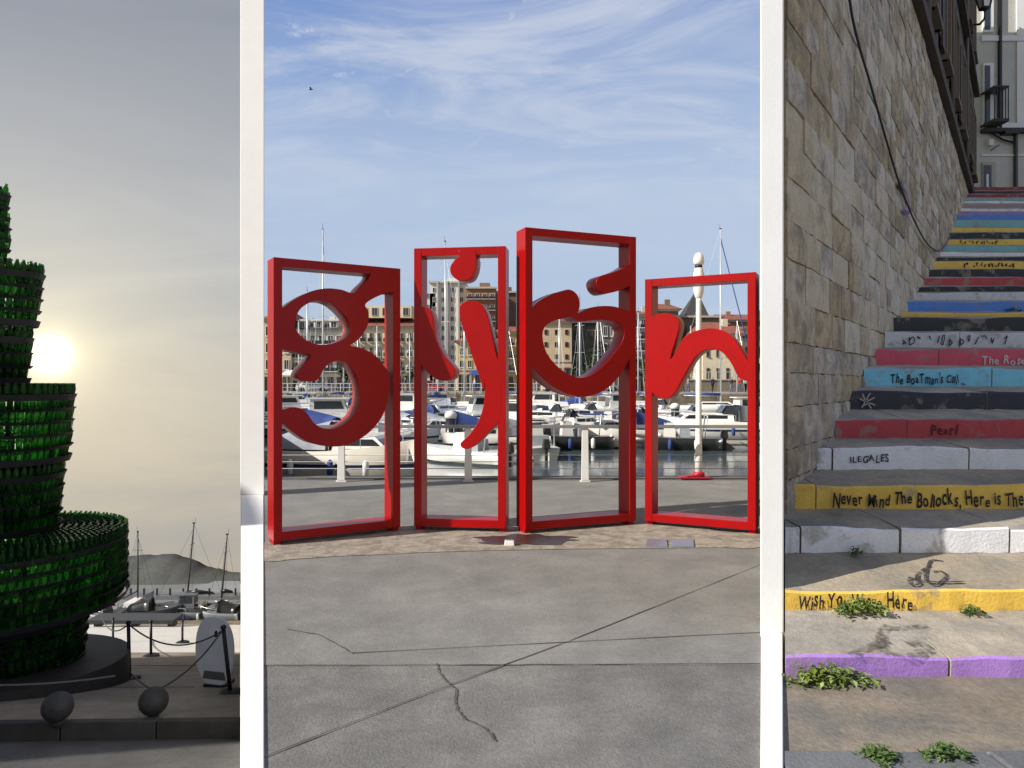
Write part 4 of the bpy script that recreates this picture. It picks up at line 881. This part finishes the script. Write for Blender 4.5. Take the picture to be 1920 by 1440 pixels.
# gangway rail along the quay edge (dark bar behind the posts)
t = thing('gangway', 'dark gangway lying along the edge of the glare-pale quay', 'gangway', (0, 25.6, -.274 * 25.6))
MB().box(((255 - 960) / F * 25.6, 0, .28), (3.0, .8, .12)).build('deck', hull_k, t)
for k in (-1.3, 0, 1.3): MB().box(((255 - 960) / F * 25.6 + k, 0, .11), (.12, .5, .24)).build('leg', hull_k, t)
# shade block added outside the frame, shaped as flats, to darken the tree
fl = mat('shade_block_render', (.30, .27, .23), .9, .15, 1)
hd = Vector((-.92, -.39, 0)); pd = Vector((.39, -.92, 0)); c = Vector((TC.x, TC.y, 0)) + hd * 12 + pd * .35
zt = 2.0 + (12 - 3) * .64 / 1.0; t = thing('added_shade_block', 'added shade block shaped as flats left of the bottle tree, outside the frame', 'building', (c.x, c.y, -4), math.atan2(pd.y, pd.x))
MB().box((0, 0, (zt + 4) / 2), (8.2, 6, zt + 4)).build('wall', fl, t); MB().box((0, 0, zt + 4.1), (8.5, 6.3, .2)).build('roof', slate, t)
for r in range(3):
    for k in range(4): ob('window', win_mesh('sill', frame_w), t, (-3 + k * 2, 3.001, 3 + r * 2.8), (0, 0, R(180)), (1.1, 1, 1.5)); ob('window', win_mesh('sill', frame_w), t, (-3 + k * 2, -3.001, 3 + r * 2.8), None, (1.1, 1, 1.5))

# ================================================================ STAIRS AND OLD STONE BUILDING, RIGHT
ST = [(1230, 1280, 'purple'), (1105, 1145, 'yellow'), (990, 1037, 'white'), (908, 955, 'yellow'), (840, 881, 'white'), (785, 822, 'red'), (735, 768, 'ink'), (690, 725, 'cyan'), (655, 685, 'pink'), (622, 652, 'pale'), (595, 621, 'black'),
      (586, 594, 'yellow'), (565, 584, 'blue'), (548, 563, 'pale'), (537, 547, 'black'), (520, 535, 'red'), (505, 519, 'black'), (490, 504, 'yellow'), (482, 489, 'black'), (473, 481, 'white'), (460, 472, 'teal'), (449, 459, 'yellow'), (436, 448, 'black'), (427, 435, 'yellow'),
      (413, 426, 'teal'), (402, 412, 'blue'), (397, 401, 'purple'), (391, 396, 'white'), (382, 390, 'rose'), (377, 381, 'white'), (371, 376, 'teal'), (364, 370, 'maroon'), (358, 363, 'black'), (350, 357, 'maroon')]
def sd(i): return 3.9 + .62 * i
def sz(y, i): return 1.6 + (720 - y) / F * sd(i)
def xw(d): return 2.117 + .712 * (d - 5.6) if d > 5.6 else R2 * d
PC = dict(purple=(.40, .22, .60), yellow=(.85, .55, .09), white=(.82, .82, .83), red=(.50, .06, .07), ink=(.035, .035, .05), cyan=(.22, .60, .78), pink=(.64, .09, .14), pale=(.62, .62, .64), black=(.03, .03, .032), blue=(.10, .25, .68), teal=(.22, .46, .46), rose=(.36, .25, .25), maroon=(.30, .03, .05))
stepm = mat('step_stone', (.43, .37, .285), .9, .2, 3, .5, 50, col2=(.31, .28, .235), c2=(.42, .6), dirt=.2, big=.2, rnd=.1)
def pm_(c): return mat('step_paint_' + c, PC[c], .62, .10, 6, .35, 45, col2=tuple(.4 * a + .6 * b for a, b in zip(PC[c], (.3, .26, .2))), c2=(.55, .63), dirt=.12)
stair = thing('staircase', 'long stone staircase with brightly painted risers beside the old wall', 'stairs', (2, 4, 0))
SO = Vector((2, 4, 0))
joints = {0: [1782], 1: [], 2: [1500, 1688, 1894], 3: [1530], 4: [1560, 1817], 5: [1700], 6: [1850], 7: [1860], 8: [1760], 9: [1800]}
slabs = {}
def slab(i, xa, xb, first):
    d = sd(i); yt, yb, cn = ST[i]; zt, zb = sz(yt, i), sz(yb, i)
    if i + 1 < len(ST): dn, zn_ = sd(i + 1), sz(ST[i + 1][1], i + 1)
    else: dn, zn_ = d + 3.5, zt + .02
    n = max(4, int((xb - xa) / (.10 if i < 8 else .3))); vs = []; fs = []; ms = []
    amp = .012 if i < 11 else .008
    ph = random.uniform(0, 9); ed = lambda x: amp * (math.sin(x * 2.1 + ph) + .6 * math.sin(x * 5.3 + ph * 2) + random.uniform(-.35, .35))
    for k in range(n + 1):
        x = xa + (xb - xa) * k / n; e = ed(x); f_ = amp * .8 * math.sin(x * 3.7 + ph) + random.uniform(-.004, .004); b0 = random.uniform(-.006, .006)
        vs += [(x, d + .02, zb - .12), (x, d + f_ + .004, zb + b0 + .002), (x, d + f_ * .9, (zb + zt) / 2), (x, d + f_ - .002, zt + e - .014), (x, d + f_ + .014, zt + e - .002), (x, d + .10, zt + e * .4 + .002), (x, (d + dn) / 2, (zt + zn_) / 2 + random.uniform(-.004, .004)), (x, dn + .05, zn_ + .004)]
    if first: sl_ = R2 if d < 5.6 else .712; vs = [(x + max(0, y - d) * sl_ * (1 - (x - xa) / (xb - xa)), y, z) for x, y, z in vs]
    q = 8
    mb = MB()
    for k in range(n):
        for j in range(q - 1):
            mb.add([vs[k * q + j], vs[(k + 1) * q + j], vs[(k + 1) * q + j + 1], vs[k * q + j + 1]], [(0, 1, 2, 3)], 1 if j in (1, 2, 3) else 0)
    for k in (0, n): mb.add([vs[k * q + j] for j in range(q)] + [(vs[k * q + 7][0], dn + .05, zb - .12)], [tuple(range(q + 1)) if k else tuple(range(q + 1))[::-1]], 0)
    mb.v = [tuple(Vector(v) - SO) for v in mb.v]
    me = mb.mesh('step_slab', [stepm, pm_(cn)])
    bm = bmesh.new(); bm.from_mesh(me); bmesh.ops.remove_doubles(bm, verts=bm.verts, dist=.0004); bm.to_mesh(me); bm.free()
    o = ob('step_slab', me, stair); slabs.setdefault(i, o); return o
for i in range(len(ST)):
    d = sd(i); xs = [xw(d) + (.02 if d > 5.6 else 0)] + [(j - 960) / F * d for j in joints.get(i, [])] + [.711 * d + 2.2]
    for a, b in zip(xs, xs[1:]): slab(i, a + .007, b - .007, a == xs[0])
# hill under and beside the stairs
hs = MB(); v = []
rows_ = [(3.86, -.15)] + [(sd(i), sz(ST[i][1], i) - .16) for i in range(len(ST))] + [(60, 8.0)]
for d, z in rows_: v += [(R1 * d + .3 if d > 6 else R2 * d - .02, d, z), (.711 * d + 2.25, d, z), (.711 * d + 3.2, d, z + .35), (.711 * d + 22, d, z + .9)]
struct('hillside', hs.add(v, [(4 * i + j, 4 * i + j + 1, 4 * i + j + 5, 4 * i + j + 4) for i in range(len(rows_) - 1) for j in range(3)]), mat('hill_soil', (.14, .13, .09), .95, .3, 1))
# pavement and kerb at the foot of the steps
pvm = mat('foot_pavement', (.26, .215, .16), .9, .2, 3, .5, 40, col2=(.16, .15, .13), c2=(.42, .6), dirt=.22, big=.25)
struct('foot_pavement', MB().add([(R2 * 3.12 - .012, 3.12, .004), (9, 3.12, .004), (9, 3.96, .012), (R2 * 3.96 - .012, 3.96, .012)], [(0, 1, 2, 3)]), pvm)
ks = thing('kerb', 'row of grey kerb stones at the foot of the painted stairs', 'kerb', (0, 3.02, 0))
gst = mat('grey_sett', (.15, .155, .165), .85, .2, 6, .5, 50, rnd=.2, dirt=.2)
x = 1.12
while x < 4:
    w = random.uniform(.28, .55); bevel(MB().box((x + w / 2, 0, -.03 + random.uniform(-.004, .004)), (w - .014, .17, .1)).build('kerb_stone', gst, ks), .008); bevel(MB().box((x + w / 2 + .12, -.19, -.045), (w - .016, .17, .1)).build('kerb_stone', gst, ks), .008); x += w
o = rwall('stair_flank_wall', R1 + .0005, R2 - .001, 2.92, 4.54, -.3, .03, white_r, label='low white rendered wall between the promenade and the painted stairs', cat='wall'); bevel(o, .006)

# ---- the building
BX = Vector((2.117, 5.6, 0)); U = Vector((.58, .81462, 0)); NW = Vector((.81462, -.58, 0)); ANG = math.atan2(U.y, U.x)
bd = thing('stone_building', 'tall old stone building rising beside the painted stairs', 'building', BX)
mortar = mat('wall_mortar', (.30, .25, .19), .95, .3, 10, .5, 60)
rel = lambda x, y: (x - BX.x, y - BX.y)
LEN = 26.2; C_ = BX + U * LEN
MB().prism([rel(*ray(R1 + .002, 4.8)), rel(*ray(R2 - .0005, 4.8)), (0, 0), (U.x * LEN, U.y * LEN), rel(*ray(R1 + .004, C_.y))], -.3, 8.0).build('wall', mortar, bd)
bevel(MB().prism([rel(*ray(R1 + .0005, 4.55)), rel(*ray(R2 - .0005, 4.55)), rel(*ray(R2 - .0006, 4.798)), rel(*ray(R1 + .0006, 4.798))], -.3, 8.0).build('white_end', white_r, bd), .008)
up_w = mat('upper_render', (.105, .082, .062), .9, .25, 2, .3, 20, dirt=.2)
MB().prism([rel(*ray(R1 + .002, 4.57)), rel(*ray(R2 - .002, 4.57)), (-.01, .01), (U.x * LEN - .012, U.y * LEN + .01), rel(*ray(R1 + .004, C_.y))], 8.002, 17).build('upper_wall', up_w, bd)
def wbox(nm, s0, s1, z0, z1, pr, m, parent=bd):
    T = Matrix.Translation((U.x * (s0 + s1) / 2, U.y * (s0 + s1) / 2, (z0 + z1) / 2)) @ Matrix.Rotation(ANG, 4, 'Z')
    return MB().box((0, -pr / 2, 0), (s1 - s0, pr, z1 - z0), T=T).build(nm, m, parent)
wbox('string_course', .2, LEN, 7.9, 8.14, .16, mat('dark_stone_band', (.07, .055, .042), .9, .2, 4))
wbox('string_course', .2, LEN, 12.3, 12.5, .16, mat('dark_stone_band', (.07, .055, .042), .9, .2, 4))
def window_w(s, z, w, h):
    p = U * s; fr = MB()
    for c, d in (((-w / 2 - .06, -.04, h / 2), (.12, .14, h + .24)), ((w / 2 + .06, -.04, h / 2), (.12, .14, h + .24)), ((0, -.04, h + .06), (w, .14, .12)), ((0, -.06, -.06), (w + .3, .2, .12))): fr.box(c, d)
    o = fr.build('window', mat('old_frame', (.19, .15, .115), .9, .15, 5), bd, loc=(p.x, p.y, z), rot=(0, 0, ANG))
    MB().add([(-w / 2, -.012, 0), (w / 2, -.012, 0), (w / 2, -.012, h), (-w / 2, -.012, h)], [(0, 1, 2, 3)]).build('pane', glass_b, o)
    for sg in (-1, 1):
        MB().box((sg * (w * .5 + .42), -.05, h / 2), (.5, .05, h)).build('shutter', mat('brown_shutter', (.05, .036, .028), .7, .2, 8), o)
for k in range(9):
    for z in (9.0, 13.3): window_w(2.6 + k * 2.75, z, .95, 2.1)
for k in range(4): MB().tube([(U.x * (4.0 + 5.5 * k) + NW.x * .08, U.y * (4.0 + 5.5 * k) + NW.y * .08, 8.2), (U.x * (4.0 + 5.5 * k) + NW.x * .08, U.y * (4.0 + 5.5 * k) + NW.y * .08, 16.5)], .05, 8).build('downpipe', mat('pipe_brown', (.16, .13, .11), .7), bd)
wbox('eaves', 0, LEN, 16.9, 17.1, .6, slate)
# stones of the lower wall, laid in courses
sb = []
blockm = [mat('wall_stone_a', (.66, .53, .37), .95, .14, 5, 1.6, 22, col2=(.36, .285, .205), c2=(.46, .62), dirt=.2, rnd=.09), mat('wall_stone_b', (.70, .58, .425), .95, .14, 4, 1.3, 30, col2=(.44, .36, .27), c2=(.5, .68), dirt=.16, rnd=.08), mat('wall_stone_c', (.58, .45, .30), .95, .22, 6, 2.2, 16, col2=(.36, .29, .21), c2=(.44, .58), dirt=.25, rnd=.11)]
def blk():
    mb = MB(); n = 5; vs = []; e = .5
    for j in range(4):
        for i in range(n):
            x = -.5 + i / (n - 1); z = -.5 + j / 3; edge = i in (0, n - 1) or j in (0, 3)
            vs.append((x + (0 if not edge else random.uniform(-.01, .01)), -(.55 if edge else random.uniform(.85, 1.1)), z + (0 if not edge else random.uniform(-.03, .03))))
    fs = [(j * n + i, j * n + i + 1, (j + 1) * n + i + 1, (j + 1) * n + i) for j in range(3) for i in range(n - 1)]
    o = len(vs); rim = list(range(n)) + [n * 2 - 1, n * 3 - 1] + [3 * n + i for i in range(n - 1, -1, -1)] + [2 * n, n]
    vs += [(vs[r][0], .2, vs[r][2]) for r in rim]
    fs += [(rim[k], o + k, o + (k + 1) % len(rim), rim[(k + 1) % len(rim)]) for k in range(len(rim))]
    return mb.add(vs, fs, 0, False)
var = [[(b, b.mesh('stone', m)) for b in (blk() for _ in range(4))] for m in blockm]
z = .25; row = 0
while z < 7.85:
    h = min(random.choice((.24, .27, .30, .33)), 7.88 - z); s = .01; row += 1
    if z + h > 7.6: h = 7.88 - z
    while s < LEN - .2:
        w = random.uniform(.38, .85) * (1.1 if z > 1.5 else .75); w = min(w, LEN - s)
        p = BX + U * (s + w / 2); zc = z + h / 2
        gz = sz(ST[0][1], 0) if p.y < 3.9 else -1.5 + .4 * p.y
        if z + h > gz - .45:
            vis = 1.6 + .5333 * p.y + .3 > z
            mi = 2 if (zc < 1.9 and p.y < 9) or random.random() < .22 else (1 if random.random() < .5 else 0)
            if 2.6 < zc < 3.4: mi = 1 if random.random() < .7 else 0
            if zc > 3.9 and random.random() < .5: mi = 2
            sb.append((vis, (p - EYE).length, s + w / 2, zc, w - .009, h - .009, mi, random.randrange(4), random.uniform(.018, .05)))
        s += w
    z += h
sb.sort(key=lambda b: (not b[0], b[1]))
rest = [MB() for _ in blockm]
for k, (vis, dd, s, zc, w, h, mi, vi, pr) in enumerate(sb):
    T = Matrix.Translation((U.x * s, U.y * s, zc)) @ Matrix.Rotation(ANG, 4, 'Z') @ Matrix.Diagonal((w, pr, h, 1))
    if k < 300: o = ob('stone', var[mi][vi][1], bd); o.matrix_local = T
    else: rest[mi].add(var[mi][vi][0].v, var[mi][vi][0].f, 0, False, T)
for m, r in zip(blockm, rest):
    if r.v: r.build('stone_courses', m, bd, kind='stuff')
# loose cable and graffiti on the wall
def onwall(x, y, off): return hit(x, y, BX + NW * off, NW)
cab = catmull([onwall(x, y, .075) for x, y in ((1588, -60), (1596, 20), (1612, 90), (1630, 150), (1648, 215), (1664, 270), (1680, 325), (1697, 372), (1715, 415), (1735, 452), (1750, 467), (1762, 470), (1774, 458), (1780, 444))], 5)
MB().tube(cab, .014, 6).build('wall_cable', black_m, None, label='loose black cable hanging in a loop on the stone wall', cat='cable')
cab = catmull([onwall(x, y, .07) for x, y in ((1484, 4), (1530, 60), (1566, 100), (1612, 152), (1650, 205))], 4)
purp = mat('purple_spray', (.16, .10, .24), .8, .4, 20)
g = MB()
for pts in (((1690, 335), (1694, 360), (1699, 388), (1697, 412)), ((1686, 345), (1700, 362), (1704, 380)), ((1694, 395), (1705, 400), (1703, 425))): g.ribbon([onwall(x, y, .062) - BX for x, y in pts], .06, NW)
g.build('graffiti', purp, bd)
# wall lantern
lw = thing('wall_lantern', 'black wall lantern on a bracket high on the stone building', 'lamp', (0, 0, 0)); d = 18.0
c = px(1846, 20, d)
def LQ(x, y): return px(x, y, d)
top = LQ(1846, -25); b_ = LQ(1846, 14); T = Matrix.Translation((c.x, c.y, 0)); lz = b_.z
MB().lathe([(.10, lz), (.20, lz + .42), (.2, lz + .44)], 4, T=T @ Matrix.Rotation(R(45), 4, 'Z'), smooth=False).build('glass', mat('lantern_glass', (.75, .75, .73), .3), lw)
fr = MB()
for k in range(4): a = R(45 + 90 * k); fr.tube([(c.x + .115 * math.cos(a), c.y + .115 * math.sin(a), lz - .02), (c.x + .225 * math.cos(a), c.y + .225 * math.sin(a), lz + .45)], .022, 5)
fr.lathe([(.13, lz - .05), (.13, lz)], 4, T=T @ Matrix.Rotation(R(45), 4, 'Z')).lathe([(.26, lz + .45), (.12, lz + .62), (.03, lz + .7)], 4, T=T @ Matrix.Rotation(R(45), 4, 'Z')).build('frame', black_m, lw)
wp = onwall(1826, 46, .05); MB().tube([(c.x, c.y, lz - .05), (c.x, c.y, lz - .28), (c.x - .12, c.y, lz - .42), tuple(wp)], .03, 6).tube([(c.x, c.y, lz - .1), (c.x + .14, c.y, lz - .0)], .02, 5).build('bracket', black_m, lw)

# ---- cream house closing the top of the stairs
DE = 28.0
eh = thing('end_house', 'pale cream house with balcony at the top of the stairs', 'building', px(1880, 360, DE))
EO = eh.location.copy()
def pb(nm, x0, x1, y0, y1, pr, m, parent=eh, thick=None, back=0.0):
    a, b = px(x0, y1, DE), px(x1, y0, DE); c = (a + b) / 2 - EO
    return MB().box((c.x, -pr / 2 + back / 2, c.z), (b.x - a.x, pr + back, b.z - a.z)).build(nm, m, parent)
ew = mat('end_house_render', (.52, .51, .45), .9, .1, 1.5, .2, 12, dirt=.1); ewl = mat('end_house_white', (.74, .74, .71), .8, .06, 2)
pb('wall', 1800, 2080, -300, 470, 0, ew, back=6)
pb('trim', 1839, 2080, 232, 244, .10, ewl); pb('ledge', 1838, 2080, 244, 251, .28, mat('ledge_dark', (.05, .045, .04), .8)); pb('trim', 1839, 2080, 68, 78, .08, ewl)
pb('pilaster', 1905, 1935, -300, 67, .06, ewl); pb('pilaster', 1905, 1935, 79, 231, .06, ewl); pb('lower_band', 1839, 2080, 290, 293, .05, ewl)
pb('downpipe', 1870.5, 1874.5, -300, 243, .14, black_m); pb('downpipe', 1900, 1904, 255, 355, .14, mat('pipe_grey', (.07, .065, .06), .6)); pb('downpipe', 1874, 1902, 249.5, 255, .34, black_m)
for (y0, y1) in ((120, 238), (-20, 62)):
    w_ = pb('window', 1841, 1860, y0, y1, .10, ewl); pb('pane', 1843, 1853, y0 + 5, y1 - 4, .12, glass_b, w_)
w_ = pb('doorway', 1840, 1864, 305, 365, .08, frame_s); pb('pane', 1842, 1856, 311, 362, .10, glass_b, w_); pb('door_leaf', 1846, 1850, 328, 362, .12, ewl, w_)
bl = pb('balcony', 1838, 1866, 236, 241, .8, mat('ledge_dark', (.05, .045, .04), .8))
pb('rail', 1838, 1866, 176, 179, .8, black_m, bl)
for k in range(6): pb('baluster', 1840 + k * 5, 1841.3 + k * 5, 179, 236, .78, black_m, bl) if False else MB().box(tuple(Vector(((px(1840 + k * 5, 208, DE) - EO).x, -.77, (px(1840, 208, DE) - EO).z))), (.03, .03, 57 / F * DE)).build('baluster', black_m, bl)
pb('alarm_box', 1849, 1857, 264, 275, .2, ewl)
MB().tube([px(x, y, DE - .15) - EO for x, y in ((1858, 282), (1866, 276), (1874, 272))], .02, 5).build('wire', black_m, eh); MB().tube([px(x, y, DE - .12) - EO for x, y in ((1842, 243), (1860, 250), (1880, 262), (1903, 268))], .04, 5).build('wire', black_m, eh)

# ---- lettering painted on the risers
GL = {}
def glyph(ch):
    if ch in GL: return GL[ch]
    c = bpy.data.curves.new('g', 'FONT'); c.body = ch; c.offset = .022; c.resolution_u = 3; t = bpy.data.objects.new('g', c); COL.objects.link(t)
    dg = bpy.context.evaluated_depsgraph_get(); me = bpy.data.meshes.new_from_object(t.evaluated_get(dg)); bpy.data.objects.remove(t); bpy.data.curves.remove(c)
    vs = [tuple(v.co) for v in me.vertices]; fs = [tuple(p.vertices) for p in me.polygons]; bpy.data.meshes.remove(me)
    w = max([v[0] for v in vs] or [.3]); GL[ch] = (vs, fs, w + .09); return GL[ch]
def write(i, s, x0, x1, yb, yt, m, slope=0):
    d = sd(i) - .016; tot = sum(.32 if c == ' ' else glyph(c)[2] for c in s); mb = MB(); X = 0; k = (x1 - x0) / tot; hh = (yb - yt) / .72
    for c in s:
        if c == ' ': X += .32; continue
        vs, fs, w = glyph(c); sh = random.uniform(-.14, .22); sy = random.uniform(.78, 1.2); dy = random.uniform(-.10, .10); rt = random.uniform(-.11, .11)
        out = []
        for a, b, _ in vs:
            a2 = a + sh * b + rt * b; b2 = b * sy + dy - rt * a; q = px(x0 + (X + a2) * k, yb - b2 * hh + slope * (X + a2) * k, d); out.append(tuple(q - SO))
        mb.add(out, fs); X += w
    mb.build('lettering', m, slabs[i]); 
def scrawl(i, pts, w, m, smooth=3):
    d = sd(i) - .016; P = [px(x, y, d) - SO for x, y in pts]; MB().ribbon(catmull(P, smooth), w, Vector((0, -1, 0))).build('lettering', m, slabs[i])
inkm = mat('ink_black', (.012, .011, .012), .7, .3, 30); inkr = mat('ink_dark_red', (.10, .01, .015), .7); inkw = mat('ink_white', (.6, .55, .55), .7)
write(1, 'Wish You Were Here', 1496, 1712, 1140, 1113, inkm)
write(3, 'Never Mind The Bollocks, Here is The Sex Pistols', 1560, 2030, 948, 922, inkm)
write(4, 'ILEGALES', 1594, 1668, 866, 853, inkm)
write(5, 'Pearl', 1745, 1796, 815, 797, inkr)
write(7, 'The BoaTman\'s Call _', 1670, 1812, 719, 703, inkm)
write(8, 'The Rose', 1841, 1925, 682, 667, inkw)
random.seed(11)
def hand(i, x0, x1, yc, h, w, m):
    d = sd(i) - .016; mb = MB(); x = x0
    while x < x1:
        cw = h * random.uniform(.45, .85); n = random.choice((3, 4, 5)); P = [px(x + cw * (.15 + .7 * random.random()), yc + h * random.uniform(-.5, .5), d) - SO for _ in range(n)]
        if random.random() < .4: P.append(P[0])
        mb.ribbon(catmull(P, 4), w, Vector((0, -1, 0))); x += cw * (1.05 if random.random() < .8 else 1.7)
    mb.build('lettering', m, slabs[i], kind='stuff')
hand(9, 1690, 1882, 638, 19, .013, inkm); hand(17, 1806, 1900, 497, 9, .018, inkm); hand(21, 1800, 1870, 454, 7, .018, inkm)
for pts in (((1617, 738), (1622, 752), (1616, 764)), ((1632, 737), (1625, 750), (1634, 766)), ((1612, 748), (1625, 752), (1640, 745)), ((1620, 760), (1630, 756), (1641, 760))): scrawl(6, pts, .014, mat('ink_bone', (.42, .38, .34), .7))
# spray scribbles on two treads
def tread(i, pts, w, m, sm=5):
    a = Vector((0, sd(i), sz(ST[i][0], i))); b = Vector((0, sd(i + 1), sz(ST[i + 1][1], i + 1))); n = (b - a).cross(Vector((-1, 0, 0))).normalized(); n = -n if n.z < 0 else n
    P = [hit(x, y, a + n * .008, n) - SO for x, y in pts]; MB().ribbon(catmull(P, sm), w, n).build('scribble', m, slabs[i])
def thin(nm, c, lo, hi):
    m = mat(nm, c, .9, .2, 25); t = m.node_tree; b = t.nodes['Principled BSDF']; nz = t.nodes.new('ShaderNodeTexNoise'); g_ = t.nodes.new('ShaderNodeNewGeometry'); t.links.new(g_.outputs['Position'], nz.inputs[0]); nz.inputs['Scale'].default_value = 30; nz.inputs['Detail'].default_value = 6
    q = t.nodes.new('ShaderNodeMapRange'); t.links.new(nz.outputs[0], q.inputs[0])
    for k, v in zip((1, 2, 3, 4), (lo, hi, 0, 1)): q.inputs[k].default_value = v
    t.links.new(q.outputs[0], b.inputs['Alpha']); return m
spray = thin('black_spray', (.05, .047, .043), .30, .50); spray2 = thin('faded_spray', (.14, .125, .105), .40, .70)
tread(1, [(1768, 1052), (1747, 1050), (1740, 1063), (1735, 1082), (1744, 1094), (1757, 1096), (1767, 1088), (1775, 1078), (1762, 1070), (1750, 1072)], .020, spray)
tread(1, [(1745, 1060), (1722, 1074), (1718, 1086), (1708, 1082), (1704, 1090), (1712, 1097), (1724, 1093), (1718, 1086), (1730, 1088), (1760, 1091), (1806, 1090)], .020, spray)
tread(0, [(1668, 1172), (1654, 1186), (1652, 1205), (1662, 1222), (1690, 1228), (1720, 1224), (1738, 1214), (1722, 1204), (1700, 1206)], .06, spray2)
tread(0, [(1660, 1178), (1690, 1178), (1736, 1172)], .05, spray2); tread(0, [(1596, 1228), (1630, 1214), (1662, 1200)], .06, spray2)
# dark open joints at the foot of some risers
# ---- weeds in the joints
wl_ = [mat('weed_leaf', (.17, .23, .045), .6, .3, 20, rnd=.35), mat('weed_leaf_dark', (.08, .14, .03), .6, .3, 20, rnd=.35)]
def weed(label, x0, x1, i, n, size, hgt, m, front=True, ground=False):
    d = (sd(i) - .03) if not ground else 3.1; yb = ST[i][1] if not ground else 1410; a, b = px(x0, yb, d), px(x1, yb, d)
    t = thing('weed', label, 'plant', (a + b) / 2, 0, 'weeds growing in the joints of the stairs'); w = (b.x - a.x) / 2; zb = 0
    lf = MB(); stm = MB()
    for _ in range(n):
        u = random.gauss(0, .45); u = max(-1, min(1, u)); h = hgt * random.uniform(.2, 1) * (1 - .6 * abs(u)); p = Vector((u * w, -abs(random.gauss(0, .05)) - .01, h)); s = size * random.choice((.5, .7, .9, 1.2, 1.6))
        T = Matrix.Translation(p) @ Matrix.Rotation(random.uniform(0, 6.3), 4, 'Z') @ Matrix.Rotation(random.uniform(-.9, .5), 4, 'X')
        lf.add([(0, 0, 0), (s * .45, s * .5, s * .1), (0, s * 1.25, -.1 * s), (-s * .45, s * .5, s * .1)], [(0, 1, 2), (0, 2, 3)], T=T)
        if random.random() < .3: stm.tube([(u * w * .7, 0, -.01), tuple(p)], .0022, 3)
    lf.build('leaves', m, t); stm.build('stems', m, t)
weed('leafy weed clump growing over the word You on the lowest yellow riser', 1560, 1655, 1, 240, .022, .10, wl_[0])
weed('big weed clump at the left foot of the purple riser', 1468, 1622, 0, 520, .024, .13, wl_[0])
weed('small dark weed at the right on the lowest yellow riser', 1790, 1832, 1, 90, .018, .06, wl_[1])
weed('tiny weed in the gap under the lowest white riser', 1588, 1612, 2, 50, .018, .06, wl_[1])
weed('low weed in the kerb joint, left one at the picture foot', 1600, 1672, 0, 220, .016, .05, wl_[1], ground=True)
weed('low weed in the kerb joint, right one at the picture foot', 1716, 1806, 0, 260, .017, .06, wl_[1], ground=True)
weed('dark sprig of weed left of the lowest yellow riser clump', 1556, 1592, 1, 70, .02, .07, wl_[1])
weed('sparse weeds in the gap under the blue riser', 1880, 1912, 12, 60, .03, .06, wl_[1])
